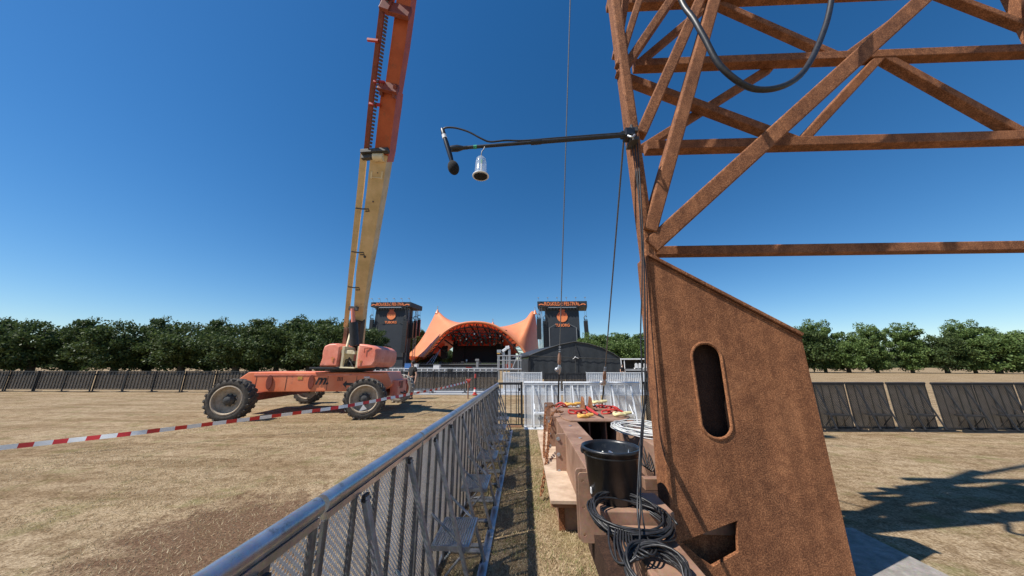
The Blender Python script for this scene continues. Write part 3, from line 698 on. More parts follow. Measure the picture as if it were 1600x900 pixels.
def zig(e, dx, zlo, zhi, up, w_):
    while e.x < mx-1.2:
        n_ = Vector((e.x+dx, e.y, zhi if up else zlo)); tb(e, n_, w_); e = n_; up = not up
e = run((972, 122), (1100, 170), RD, .115, zto=z1_); zig(e, 1.3, z1_, z2_, True, .11)
e = run((1003, 233), (1100, 172), RD+.11, .10, zto=z2_)
e = run((1000, 98), (1063, 45), RD+.02, .09, zto=z3_); zig(e, 1.5, z2_, z3_, False, .1)
MB().beam(Vector((mx-1.05, TY+RD, 0)), Vector((mx-.85, TY+RD, 12)), .13, .13, (0, 1, 0)).build('leg', 'rust', tw, bevel=.02)
# thick hose at the top
hp = spline([tp_(1055, -25, -.3), tp_(1068, 8, -.35), tp_(1084, 30, -.4), tp_(1100, 58, -.42), tp_(1130, 108, -.42), tp_(1185, 140, -.4), tp_(1250, 118, -.35), tp_(1290, 40, -.25), tp_(1305, -40, -.2)], 8)
tag(MB().tube(hp, .028, 12).build('hose', 'rubber', smooth=True), 'thick dark grey hose bending down over the top right of the tower', 'hose')

# ---------------------------------------------------------------- concrete footing and steel ballast
tag(MB().box((.70, 1.2, 0), (3.3, 3.75, .07)).build('concrete_slab', 'concrete', bevel=.01), 'rough grey concrete slab under the tower foot and ballast', 'slab')
bl = thing('steel_ballast', 'brown steel ballast frame of wide beams with bolted flange plates, behind the bucket', 'ballast', (1.1, 4.8, 0))
zT = .78
MB().box((.53, 3.02, .30), (.83, 6.95, zT)).build('beam', 'rust_dark', bl, bevel=.008)
MB().box((1.45, 3.02, .30), (1.78, 6.95, zT)).build('beam', 'rust_dark', bl, bevel=.008)
tpz = MB().prism([(.72, 5.33, zT+.004), (1.56, 5.33, zT+.004), (1.80, 5.75, zT+.004), (1.80, 7.02, zT+.004), (.62, 7.02, zT+.004), (.62, 5.6, zT+.004)], (0, 0, .022)).build('top_plate', 'rust_dark', bl, bevel=.004)
mb = MB()
for x in (1.04, 1.30): mb.box((x-.01, 5.42, .30), (x+.01, 6.9, zT))
mb.build('web', 'rust_dark', bl)
MB().box((.83, 5.8, .30), (1.45, 5.82, zT)).build('diaphragm', 'rust_shade', bl)
def bolts(pts, par, r=.018, ax='Y'):
    mb = MB()
    for p in pts: mb.lathe([(r*1.5, 0), (r*1.5, -.006), (r, -.006), (r, -.018)], p, ax, 6)
    mb.build('bolt', 'galv', par)
def flange(x0, x1, y, z0, z1, holes):
    rr = .03
    out = []
    for cx, cz, a0 in ((x1-rr, z1-rr, 0), (x0+rr, z1-rr, 90), (x0+rr, z0+rr, 180), (x1-rr, z0+rr, 270)):
        for k in range(5): a = math.radians(a0+k*22.5); out.append((cx+rr*math.cos(a), cz+rr*math.sin(a)))
    hs_ = [[(hx+.013*math.cos(a), hz+.013*math.sin(a)) for a in np.linspace(0, 2*PI, 12)[:-1]] for hx, hz in holes]
    me = plate_mesh(out, hs_, .018); me.transform(Matrix.Translation((0, y, 0))); return link('flange_plate', me, 'rust_dark', bl, bevel=.003)
flange(.45, .66, 3.0, .24, .76, [(.485, .70), (.485, .5), (.485, .30)])
f2 = flange(.435, .62, 3.022+.02, .24, .78, [])
f3 = flange(.40, .56, 4.5, .26, .77, []); bolts([(.435, 4.49, .71), (.435, 4.49, .52), (.435, 4.49, .32)], f3)
f3b = flange(.42, .56, 4.53, .26, .77, [])
f4 = flange(.38, .56, 5.75, .27, .80, []); bolts([(.415, 5.74, .72), (.415, 5.74, .52), (.415, 5.74, .34)], f4)
f5 = flange(.40, .60, 6.95, .30, .90, []); bolts([(.44, 6.94, .84), (.44, 6.94, .6)], f5)
mb = MB()
for x, y in ((.62, 6.9), (.7, 6.4), (.68, 4.2), (.62, 3.7), (1.0, 5.5), (1.42, 5.5), (.67, 5.0)): mb.lathe([(.022, 0), (.022, .008), (.0, .010)], (x, y, zT+.0), n=10)
mb.build('rivet', 'galv', bl, True)
MB().tube([(.85, 6.35, zT+.06), (1.62, 6.35, zT+.06)], .02, 8).build('anchor_bar', 'rust_dark', bl, True)
for x in (1.12, 1.27):
    MB().prism([(x, 6.75, zT+.02), (x, 6.25, zT+.02), (x, 6.42, zT+.26), (x, 6.55, zT+.28)], (.03, 0, 0)).build('lug', 'rust', bl, bevel=.004)
# cross members in front carrying the bucket and the coils
MB().box((.56, 2.62, .48), (1.08, 2.98, .62)).build('cross_beam', 'rust_dark', bl, bevel=.008)
MB().box((1.10, 3.25, .54), (1.9, 3.33, .64)).build('cross_beam', 'rust_dark', bl, bevel=.006)
MB().box((.68, 1.55, .30), (.98, 2.60, .545)).build('beam', 'rust_dark', bl, bevel=.008)
MB().box((.56, 2.2, .07), (.70, 3.3, .30)).build('leg', 'rust_shade', bl)
MB().box((1.0, 3.1, .07), (1.45, 5.7, .36)).build('floor_plate', 'rust_shade', bl)  # coloured near black to stand for the shadow of column and leg
# two boards and the steel box below
x0b, x1b = .27, .62
for k, (z0, x0_, y0_) in enumerate(((.245, .255, 3.62), (.29, .25, 3.58))):
    tag(MB().box((x0_, y0_, z0), (x1b, 7.1-.0*k, z0+.036)).build('board', 'ply' if k else 'wood_edge', bevel=.004), ['lower brown board of the pair beside the ballast, only its edge showing', 'pale weathered plywood board lying along the left of the ballast'][k], 'board')
sb = thing('steel_box', 'low rusty steel box standing on the grass under the boards', 'box', (.6, 5, 0))
MB().box((.35, 3.72, 0), (.78, 6.9, .24)).build('body', 'rust_dark', sb, bevel=.006)
MB().box((.34, 3.70, 0.005), (.40, 3.73, .24)).build('corner_plate', 'rust', sb)
tag(MB().tube([(.30, 5.0, .331), (.62, 5.03, .331)], .006, 6).build('rebar', 'rust', smooth=True), 'nearer thin rusty rod lying across the plywood board', 'rod')
tag(MB().tube([(.29, 5.75, .331), (.60, 5.80, .331)], .006, 6).build('rebar', 'rust', smooth=True), 'farther thin rusty rod lying across the plywood board', 'rod')

# chain
def chain(pts, name, mat, label, cat='chain', r=.006, lk=.038, parent=None, group=None):
    pl = spline(pts, 10); mb = MB(); acc = 0; last = pl[0]; k = 0
    path = [pl[0]]
    tot = sum((pl[i+1]-pl[i]).length for i in range(len(pl)-1)); n = max(2, int(tot/lk)); step = tot/n
    samp = [pl[0]]; need = step; acc = 0
    for i in range(len(pl)-1):
        a, b = pl[i], pl[i+1]; l = (b-a).length
        while acc+l >= need and len(samp) <= n: samp.append(a.lerp(b, (need-acc)/l)); need += step
        acc += l
    for i in range(len(samp)-1):
        a, b = samp[i], samp[i+1]; d = (b-a); c = (a+b)/2; dn = d.normalized(); s = dn.orthogonal().normalized()
        if i % 2: s = dn.cross(s)
        hl = d.length*.66; hw = lk*.36; ring = []
        for q in range(12):
            t_ = 2*PI*q/12; cc, ss = math.cos(t_), math.sin(t_)
            ring.append(c+dn*(hl*cc if abs(cc) > .3 else hl*cc)+s*hw*max(-1, min(1, 1.5*ss)))
        mb.tube(ring, r, 6, True)
    o = mb.build(name, mat, parent, True)
    if label: tag(o, label, cat, group)
    return o
chain([(.66, 6.75, .86), (.52, 6.5, .88), (.40, 6.45, .80), (.34, 5.9, .56), (.29, 5.35, .36), (.28, 5.0, .345)], 'chain', 'rust', 'rusty chain hanging off the ballast onto the board edge, the left strand', r=.008, lk=.055, group='rusty chains hanging from the ballast')
chain([(.68, 6.0, .84), (.50, 5.8, .86), (.42, 5.7, .70), (.36, 5.3, .50), (.29, 4.8, .35), (.20, 4.45, .10), (.17, 4.4, .02)], 'chain', 'rust', 'rusty chain draped across the plywood board to the grass, the right strand', r=.008, lk=.055, group='rusty chains hanging from the ballast')

# lashing chains with hooks on the top plate
def hook_pts(c, r, a0=0):
    return [Vector(c)+Vector((r*math.cos(a0+a), r*.8*math.sin(a0+a), .012*math.sin(3*a))) for a in np.linspace(0, 1.75*PI, 14)]
def lashing(c, label, hm, hookc, hr, chainpts, bar=None):
    t = thing('load_binder', label, 'chain binder', c, group='chain binders lying on the ballast plate')
    chain(chainpts, 'chain', 'red', None, r=.017, lk=.10, parent=t)
    mb = MB(); hp_ = hook_pts(hookc, hr, 2.0); mb.tube(hp_, [.030]*8+[.026]*3+[.02, .014, .008], 8); hk = mb.build('hook', hm, t, True)
    MB().tube([Vector(hookc)+Vector((hr*.8, 0, .01)), Vector(hookc)+Vector((hr*2.3, .02, .02))], [.034, .024], 8).build('shackle', hm, hk, True)
    if bar: MB().tube(bar, [.022, .02, .012], 8).build('handle', 'red', t, True)
z1 = zT+.05
lashing((.85, 6.85, zT), 'orange hooked binder with red chain at the back left of the plate', 'yellow', (.96, 6.92, z1+.04), .11, [(.66, 6.95, z1), (.76, 6.9, z1+.05), (.86, 6.88, z1)])
lashing((.85, 6.0, zT), 'yellow clevis with red chain lying at the front left of the plate', 'yellow', (.98, 5.62, z1), .075, [(.80, 5.98, z1+.02), (.9, 5.98, z1), (1.02, 6.05, z1), (1.12, 6.1, z1)])
lashing((1.5, 6.8, zT), 'pale yellow hook piled on red chain at the back right of the plate', 'paleyellow', (1.52, 6.95, z1+.08), .09, [(1.34, 6.6, z1), (1.48, 6.55, z1+.04), (1.6, 6.65, z1+.02), (1.75, 6.7, z1), (1.82, 6.5, z1)])
lashing((1.6, 5.9, zT), 'pale yellow hook with red chain lying at the front right of the plate', 'paleyellow', (1.62, 5.72, z1+.02), .09, [(1.40, 6.0, z1), (1.5, 6.02, z1+.02), (1.62, 5.98, z1+.04), (1.74, 5.95, z1)])
t = thing('lever', 'red lever bar with dark tip lying across the ballast plate', 'lever', (1.2, 6, zT))
MB().tube([(1.18, 6.5, z1+.05), (1.22, 6.1, z1+.02), (1.27, 5.75, z1)], [.028, .03, .02], 8).build('bar', 'red', t, True)
MB().tube([(1.27, 5.75, z1), (1.30, 5.55, z1-.01)], [.018, .012], 8).build('tip', 'rubber', t, True)

# ---------------------------------------------------------------- guy wires
def guy(base, shack_px, topP, label):
    t = thing('guy_wire', label, 'wire', base, group='guy wires rising from the ballast')
    base = Vector(base); topP = Vector(topP); d = (topP-base).normalized(); Lg = (topP-base).length
    s = lambda f: base+d*f
    MB().tube([s(1.15), topP], .011, 8).build('rope', 'wire', t, True)
    MB().tube([s(0), s(.72)], [.018, .018], 8).build('rod', 'rubber', t, True)
    mb = MB().tube([s(.70), s(.78), s(.84), s(.92)], [.02, .045, .05, .02], 10); mb.ball(s(.80)+Vector((-.05, 0, 0)), .05, 10, 8); mb.build('shackle', 'galv', t, True)
    mb = MB().tube([s(.90), s(.95), s(1.12), s(1.18)], [.02, .04, .036, .015], 12); mb.build('turnbuckle', 'rust_dark', t, True)
    mb = MB()
    for k in range(3): mb.cbox(s(1.2+k*.05), (.04, .05, .02))
    mb.build('clamp', 'galv', t)
g1 = PZ(872, 633, zT+.03); g2 = PZ(941, 632, zT+.03)
guy(g1, None, PY(891.6, -20, 4.6), 'tall steel guy wire left of the microphone pole clamp, reaching above the picture')
guy(g2, None, tp_(976, 200, .15), 'shorter slanting guy wire running up to the tower leg by the clamp')

# ---------------------------------------------------------------- bucket with tools
bc = Vector((PY(957, 740, 2.85).x, 2.86, .622))
bk_ = thing('bucket', 'big round black plastic bucket standing on the steel ballast', 'bucket', bc, world=False)
mb = MB().lathe([(.0, .0), (.175, 0), (.182, .006), (.222, .36), (.238, .362), (.242, .372), (.238, .382), (.222, .384), (.216, .36), (.178, .02), (.0, .016)], n=56, cap=False); mb.build('body', 'plastic', bk_, 'full')
MB().lathe([(.2255, .325), (.232, .327), (.232, .333), (.2265, .335)], n=56, cap=False).build('rib', 'plastic', bk_, True)
for s in (-1, 1): MB().cbox((s*.236, 0, .35), (.02, .06, .04)).build('lug', 'plastic', bk_, bevel=.006)
MB().box((-.192, -.06, .045), (-.184, -.03, .085)).build('sticker', 'white', bk_)
for k, (x, y, a, b, ln, m_, lb) in enumerate([(-.10, .02, .9, .3, .13, 'galv', 'short steel bolt leaning inside the bucket at its left'), (-.03, -.02, .4, -1.0, .14, 'alu', 'bright steel pin standing up near the middle of the bucket'), (.06, .03, 1.1, 2.5, .12, 'galv', 'steel pin lying low right of centre in the bucket'), (.14, .0, .25, .6, .14, 'alu', 'thin bright pin upright against the right wall of the bucket'), (.04, -.08, 1.2, -.6, .12, 'white', 'pale fitting lying near the front wall of the bucket')]):
    p = bc+Vector((x, y, .285)); d = Vector((math.sin(a)*math.cos(b), math.sin(a)*math.sin(b), math.cos(a)))
    tag(MB().tube([p-d*.03, p+d*ln*.5], .014 if k != 3 else .006, 8).build('steel_pin', m_, smooth=True), lb, 'pin', 'loose fittings in the bucket')
mb = MB()
for k in range(26):
    a = rng.uniform(0, 2*PI); r = rng.uniform(0, .17); p = bc+Vector((r*math.cos(a), r*math.sin(a), rng.uniform(.24, .275))); d = Vector(rng.normal(size=3)).normalized(); mb.tube([p-d*.04, p+d*.04], .012, 6)
mb.lathe([(.0, .235), (.205, .235)], bc, n=24, cap=False)
tag(mb.build('small_fittings', 'hub', smooth=True), 'heap of dark steel fittings filling the bucket', 'fittings', kind='stuff')

# ---------------------------------------------------------------- cable coils
def coil(name, c, rx, ry, turns, r, mat, label, tilt=(0, 0, 0), spread=.04, seed=0, hz=.05, cat='cable coil'):
    rg = np.random.default_rng(seed); from mathutils import Euler
    E_ = Euler(tilt).to_matrix(); mb = MB(); pts = []; n = 26
    off = rg.normal(0, spread, (turns+1, 2)); fr = 1+rg.normal(0, spread*1.6, turns+1); zz = rg.uniform(-hz, hz, turns+1); ph = rg.uniform(0, 6.28, turns+1)
    for k in range(turns*n+1):
        a = 2*PI*k/n; i = k//n; f = (k % n)/n; j = min(i+1, turns)
        ff_ = fr[i]*(1-f)+fr[j]*f; ox = off[i]*(1-f)+off[j]*f; z = zz[i]*(1-f)+zz[j]*f
        p = Vector((rx*ff_*math.cos(a)+ox[0], ry*ff_*math.sin(a)+ox[1], z+.02*math.sin(2*a+ph[i])))
        pts.append(Vector(c)+E_ @ p)
    mb.tube(pts, r, 7); return tag(mb.build(name, mat, smooth='full'), label, cat), pts
cc = PY(984, 806, 2.50)
coil('cable_coil', cc, .255, .215, 19, .0072, 'rubber', 'large coil of thin black cable lying on the steel below the bucket', (.16, .10, -.2), .016, 3, .03)
coil('cable_coil', PY(1026, 893, 2.05), .155, .14, 22, .0075, 'rubber', 'second dense black cable coil at the bottom edge below the large one', (.35, 0, 0), .010, 5, .045)
cw, _ = coil('cable_coil', Vector((1.62, 4.55, zT+.045)), .27, .42, 24, .0075, 'palecable', 'flattened bundle of pale grey cable lying on the right beam', (0, 0, .5), .05, 8, .03)
mb = MB()
for k in range(5):
    o = k*.02; a = PY(1000+o*60, 700, 3.9)
    mb.tube(spline([PY(990+k*4, 697, 4.2), PY(992+k*5, 715+k*3, 4.0), PY(1008+k*3, 728+k*2, 3.9), PY(1014+k*3, 712, 4.0), PY(1012+k*4, 697, 4.2)], 6), .007, 6)
tag(mb.build('cable_coil', 'rubber', smooth='full'), 'thin black cable loops hanging under the pale cable bundle', 'cable')
mb = MB()
for k in range(7):
    x = 964+k*4
    mb.tube(spline([PY(x-2, 826+k, 2.3), PY(x-4+k, 850, 2.2), PY(x+2+k*3, 880-k*3, 2.1), PY(x+16+k*3, 878-k*2, 2.1), PY(x+26+k*3, 850-k, 2.25)], 7), .0065, 6)
tag(mb.build('cable_loops', 'rubber', smooth='full'), 'slack black cable loops hanging down between the two black coils', 'cable')

# ---------------------------------------------------------------- microphone pole, microphone, jar, cables
pr, pl_ = tp_(981, 211, -.14), PY(712, 232, TY-.14)
dp = (pl_-pr).normalized()
t = thing('microphone_pole', 'thin black telescopic pole reaching left from the tower leg', 'pole', pr)
MB().tube([pr, pr.lerp(pl_, .55)], .023, 12).build('outer_tube', 'rubber', t, True)
MB().tube([pr.lerp(pl_, .52), pr.lerp(pl_, .95)], .018, 12).build('inner_tube', 'rubber', t, True)
MB().tube([pr.lerp(pl_, .875), pr.lerp(pl_, .895)], .020, 12).build('green_band', 'green_tape', t, True)
MB().tube([pr.lerp(pl_, .50), pr.lerp(pl_, .56)], .027, 12).tube([pr.lerp(pl_, .93), pr.lerp(pl_, .955)], .02, 12).build('collar', 'plastic', t, True)
MB().tube([pr.lerp(pl_, .95), pr.lerp(pl_, .99), pr.lerp(pl_, 1.03)], [.018, .036, .032], 14).tube([pr.lerp(pl_, 1.03), pr.lerp(pl_, 1.05)], .012, 8).build('swivel', 'plastic', t, True)
t = thing('clamp', 'black pipe clamp gripping the tower leg at the end of the pole', 'clamp', tp_(983, 212, -.1))
c0 = tp_(982, 211, -.12); mb = MB().cbox(c0, (.10, .12, .10)); mb.cbox(c0+Vector((-.06, 0, 0)), (.05, .06, .07)); mb.build('jaw', 'plastic', t, bevel=.012)
MB().tube([c0+Vector((.02, -.05, .08)), c0+Vector((.03, -.04, -.10))], .014, 8).cbox(c0+Vector((.05, .05, .05)), (.09, .16, .05)).cbox(c0+Vector((.05, .05, -.06)), (.09, .16, .04)).build('bolt', 'hub', t, bevel=.004)
MB().tube(spline([c0+Vector((-.03, -.06, -.06)), c0+Vector((0, -.09, -.10)), c0+Vector((.04, -.06, -.05))], 5), .010, 8).build('lever', 'galv', t, True)
mt, mbm, mf = PY(694, 212, TY-.16), PY(704, 245, TY-.16), PY(708.5, 262, TY-.16)
t = thing('microphone', 'black microphone with round foam windscreen hanging at the pole end', 'microphone', mf)
MB().tube([mt, mt.lerp(mbm, .35), mbm, mf], [.018, .026, .024, .016], 12).build('body', 'plastic', t, True)
u_ = (mf-mt).normalized()
mb = MB().ball((0, 0, 0), (.058, .058, .08), 24, 16); mb.build('windscreen', 'foam', t, 'full')
ws = t.children[-1]; ws.matrix_parent_inverse = Matrix.Identity(4); ws.location = (0, 0, 0); ws.rotation_euler = (-u_).to_track_quat('Z', 'Y').to_euler()
MB().tube([mt-u_*.10, mt-u_*.08, mt-u_*.01], [.010, .022, .024], 12).build('plug', 'rubber', t, True)
MB().tube([mt-u_*.01, mt+u_*.035], .024, 12).build('white_band', 'white', t, True)
MB().tube([PY(702, 236, TY-.16), PY(709, 232.5, TY-.15)], .013, 10).build('mount', 'plastic', t, True)
tag(MB().tube(spline([mt-u_*.10, PY(691.5, 203, TY-.16), PY(697, 199.5, TY-.16), PY(712, 200, TY-.16), PY(732, 206, TY-.16), PY(752, 216.5, TY-.155), PY(766, 221.5, TY-.15), PY(790, 219.5, TY-.155)]+[pr.lerp(pl_, f)+Vector((0, -.01, .023)) for f in (.6, .4, .2, .02)]+[tp_(988, 203, -.1)], 8), .0095, 8).build('microphone_cable', 'rubber', smooth='full'), 'black cable looping from the microphone plug back along the pole', 'cable')
jc = PY(751, 275, TY-.15)
t = thing('plastic_jar', 'clear upturned plastic jar with black foam mouth hanging under the pole', 'jar', jc)
mb = MB().lathe([(.060, -.012), (.066, 0), (.060, .012), (.052, .03), (.046, .13), (.040, .165), (.022, .185), (.0, .188)], jc, n=32, cap=False); g_ = mb.build('shell', 'clear', t, 'full'); sm = g_.modifiers.new('s', 'SOLIDIFY'); sm.thickness = .0018
MB().tube([jc+Vector((.064*math.cos(a), .064*math.sin(a), 0)) for a in np.linspace(0, 2*PI, 33)[:-1]], .006, 8, True).build('rim', 'white', t, True)
MB().lathe([(.0, -.010), (.055, -.006), (.057, .004), (.05, .02), (.0, .022)], jc, n=28, cap=False).build('foam', 'foam', t, True)
MB().tube([jc+Vector((.004, 0, .02)), jc+Vector((.004, 0, .15))], .006, 10).build('capsule', 'white', t, True)
MB().tube([jc+Vector((.0045, 0, .12)), jc+Vector((.0045, 0, .158))], .0072, 10).build('green_sleeve', 'green_tape', t, True)
for q in t.children:
    q.data.transform(Matrix.Translation(jc) @ Matrix.Scale(1.22, 4) @ Matrix.Translation(-jc))
tag(MB().tube(spline([jc+Vector((0, 0, .228)), PY(753, 237, TY-.15), PY(756, 233, TY-.15), PY(758, 228.5, TY-.15)], 6), .005, 8).build('short_cable', 'rubber', smooth=True), 'short black wire holding the clear jar under the pole', 'cable')
# cables down the leg
def legcable(pts, r, label, dy=-.05):
    P_ = [PY(x, y, TY+dy if len(q) < 1 else q[0]) for x, y, *q in pts]
    tag(MB().tube(spline(P_, 9), r, 8).build('hanging_cable', 'rubber', smooth='full'), label, 'cable', 'black cables hanging from the clamp')
legcable([(983, 200, 2.845), (988, 198, 2.845), (995, 215, 2.845), (997, 240, 2.845), (1001, 300, 2.845), (1005, 380, 2.845), (1007, 440, 2.845), (1008, 520, 2.845), (1008, 600, 2.845), (1006, 650, 2.845), (1003, 700, 2.55), (1001, 740, 2.5), (1000, 800, 2.4), (998, 830, 2.3)], .0075, 'rightmost black cable hanging from the clamp down past the bucket')
legcable([(983, 203, 2.845), (989, 206, 2.845), (993, 240, 2.845), (998, 300, 2.845), (1003, 390, 2.845), (1003, 450, 2.845), (1001, 520, 2.845), (1003, 580, 2.845), (1004, 640, 2.845), (1000, 700, 2.5), (996, 790, 2.35), (1000, 838, 2.2), (992, 868, 2.1), (975, 880, 2.1)], .0065, 'bowed black cable hanging left of the others beside the leg')
legcable([(985, 210, 2.845), (997, 300, 2.845), (1002, 370, 2.845), (1010, 430, 2.86), (1012, 520, 2.86), (1012, 600, 2.845), (1008, 640, 2.845), (1002, 690, 2.56), (1000, 760, 2.42), (1008, 830, 2.3), (1020, 850, 2.2)], .005, 'thinnest black cable lying against the tower column edge')
legcable([(940, 806, 2.45), (950, 820, 2.35), (952, 850, 2.2), (962, 876, 2.1), (980, 880, 2.05), (995, 870, 2.05)], .0065, 'black cable drooping from the large coil towards the lower coil')

# ---------------------------------------------------------------- marquee
YM = 40.0
def pm(x, y, Y=YM): return PY(x, y, Y)
mq = thing('marquee', 'large black marquee with curved roof and white poles beyond the barriers', 'marquee', (pm(893, 590).x, YM, 0))
fr = [(812, 557), (825, 553.5), (850, 545), (875, 537.5), (898, 533.5), (918, 536.5), (940, 543), (958, 552), (968, 560)]
eL, eR = pm(826, 560), pm(969, 560)
top = [pm(x, y) for x, y in [(826, 556), (850, 546.5), (875, 538.5), (898, 534), (918, 537), (940, 543.5), (958, 552.5), (969, 560)]]
dpth = Vector((-3.0, 13, 0))
mb = MB(); n = len(top); vs = [p for p in top]+[p+dpth for p in top]; mb.add(vs, [(i, i+1, n+i+1, n+i) for i in range(n-1)]); mb.build('roof', 'tent', mq, True)
mb = MB(); nn = 40; vs = []                      # front gable with soft folds
for i in range(nn+1):
    f = i/nn; x = eL.x+(eR.x-eL.x)*f
    zt = np.interp(x, [p.x for p in top], [p.z for p in top])-.03
    for j in range(7):
        z = zt*(j/6); vs.append((x, YM+.05+.05*math.sin(i*1.7)*(1-j/6), z))
mb.add(vs, [(i*7+j, (i+1)*7+j, (i+1)*7+j+1, i*7+j+1) for i in range(nn) for j in range(6)]); mb.build('front_wall', 'tent', mq, 'full')
for a, b in ((eL, eL+dpth), (eR, eR+dpth)):
    mb = MB().add([(a.x, a.y+.02, 0), (b.x, b.y, 0), (b.x, b.y, a.z), (a.x, a.y+.02, a.z)], [(0, 1, 2, 3)]); mb.build('side_wall', 'tent', mq)
mb = MB().add([(eL.x+dpth.x, eL.y+13, 0), (eR.x+dpth.x, eL.y+13, 0), (eR.x+dpth.x, eL.y+13, eL.z), (eL.x+dpth.x, eL.y+13, eL.z)], [(0, 1, 2, 3)]); mb.build('back_wall', 'tent', mq)
MB().tube([p+Vector((0, -.06, .02)) for p in top], .05, 8).build('roof_edge', 'hub', mq, True)
MB().tube([pm(812, 559)-Vector((0, .3, 0)), top[0]-Vector((0, .1, 0))], .2, 8).build('rolled_canvas', 'tent', mq, True)
MB().tube([pm(826, 556, YM-.12), pm(969, 561, YM-.12)], .03, 8).build('tie_bar', 'hub', mq, True)
for x in (828, 899): MB().tube([Vector((pm(x, 590).x, YM-.15, 0)), pm(x, 558, YM-.15)], .03, 8).build('pole', 'hub', mq, True)
MB().prism([pm(896, 559, YM-.02), pm(899, 538, YM-.02), pm(906, 559, YM-.02)], (0, -.06, 0)).build('gable_flap', 'black_cloth', mq)
mb = MB().ball(pm(899, 558, YM-.2), .08, 8, 6).tube([pm(899, 558, YM-.2), pm(895, 561, YM-.2)], .03, 6).tube([pm(899, 558, YM-.2), pm(904, 560, YM-.2)], .03, 6); mb.build('lashing', 'white', mq, True)
# white-topped stalls right of it
st = thing('stall', 'low stall with pale flat roof right of the marquee', 'stall', (pm(1000, 590, 44).x, 44, 0))
a, b = pm(970, 560.5, 44), pm(1040, 563, 44)
MB().box((a.x, 44, a.z-.12), (b.x+4, 49, a.z+.05)).build('roof', 'white', st)
for x in (973, 978, 1005, 1019): MB().tube([Vector((pm(x, 590, 44).x, 44.1, 0)), Vector((pm(x, 590, 44).x, 44.1, a.z-.1))], .06, 8).build('post', 'white', st, True)
MB().box((a.x, 46.5, 0), (b.x+4, 46.6, a.z-.12)).build('back_panel', 'black_cloth', st)
MB().box((pm(975, 590, 43).x, 43.2, .95), (pm(1040, 590, 43).x, 43.8, 1.2)).build('counter', 'mat', st)
for i, x in enumerate((994, 1000, 1008, 1014)):
    p = pm(x, 570, 43.4)
    t = thing('white_chair', ['leftmost of the white chairs on the stall counter', 'second white chair from the left on the stall counter', 'third white chair from the left on the stall counter', 'rightmost white chair on the stall counter, nearest the rusty column'][i], 'chair', (p.x, 43.5, 1.2), 0, 'white chairs stacked on the stall counter')
    z = 1.205
    MB().prism([(p.x-.22, 43.35, z+.1), (p.x+.22, 43.35, z+.1), (p.x+.2, 43.35, z+.6), (p.x+.08, 43.35, z+.75), (p.x-.1, 43.35, z+.75), (p.x-.2, 43.35, z+.6)], (0, .06, 0)).build('back', 'white', t, bevel=.02)
    MB().box((p.x-.22, 43.41, z+.12), (p.x+.22, 43.75, z+.17)).build('seat', 'white', t, bevel=.02)
    for dx in (-.2, .2): MB().box((p.x+dx-.02, 43.4, z), (p.x+dx+.02, 43.74, z+.12)).build('leg', 'white', t)

# ---------------------------------------------------------------- lighting platform with red machine (38 m out)
YP = 37.0
pp = lambda x, y, Y=YP: PY(x, y, Y)
t = thing('scaffold_platform', 'grey scaffold platform with guard rails left of the marquee', 'scaffold', (pp(795, 590).x, YP, 0))
for dy in (0, 1.8):
    for x in (778, 785, 791, 810, 814): MB().tube([Vector((pp(x, 590).x, YP+dy, 0)), Vector((pp(x, 590).x, YP+dy, pp(x, 555).z))], .07 if x in (778, 810) else .045, 8).build('standard', 'galv', t, True)
    for y in (555.5, 563, 577): MB().tube([pp(777, y)+Vector((0, dy, 0)), pp(815, y)+Vector((0, dy, 0))], .05 if y != 577 else .09, 8).build('ledger', 'galv', t, True)
a, b = pp(777, 578), pp(815, 578); MB().box((a.x, YP, a.z), (b.x, YP+1.8, a.z+.08)).build('deck', 'alu_dull', t)
MB().tube([pp(800, 577), pp(808, 557)], .05, 8).build('diagonal', 'galv', t, True)
zd = a.z+.08
t = thing('floodlight_mast', 'grey mast on the platform carrying a bulky pale floodlight head', 'floodlight', (pp(791, 577).x, YP+.6, zd))
for x in (787, 796): MB().beam(Vector((pp(x, 577, YP+.6).x, YP+.6, zd)), pp(x, 546, YP+.6), .28, .22, (0, 1, 0)).build('upright', 'galv', t, bevel=.02)
MB().beam(pp(785, 549, YP+.6), pp(796, 541.5, YP+.6), .35, .3).cbox(pp(793, 543, YP+.6), (.45, .4, .35)).build('head', 'alu_white', t, bevel=.03)
MB().cbox(pp(780, 549, YP+.5), (.5, .4, .35)).tube([pp(780, 549, YP+.5), pp(786, 553, YP+.5)], .06, 8).build('side_lamp', 'galv', t, bevel=.03)
MB().cbox(pp(779, 552.3, YP+.45), (.35, .3, .12)).build('yellow_strap', 'yellow', t)
t = thing('red_generator', 'small red machine with white base on the scaffold platform', 'machine', (pp(794, 576).x, YP+.9, zd))
p = pp(794, 569, YP+.9)
MB().box((p.x-.62, YP+.6, zd+.12), (p.x-.05, YP+1.2, zd+.62)).build('housing', 'red', t, bevel=.06)
MB().box((p.x, YP+.62, zd+.12), (p.x+.55, YP+1.2, zd+.5)).tube([(p.x, YP+.6, zd+.75), (p.x+.5, YP+.6, zd+.55)], .06, 8).build('engine', 'orange', t, bevel=.05)
MB().box((p.x-.7, YP+.55, zd+.01), (p.x+.7, YP+1.25, zd+.10)).build('base', 'white', t, bevel=.02)

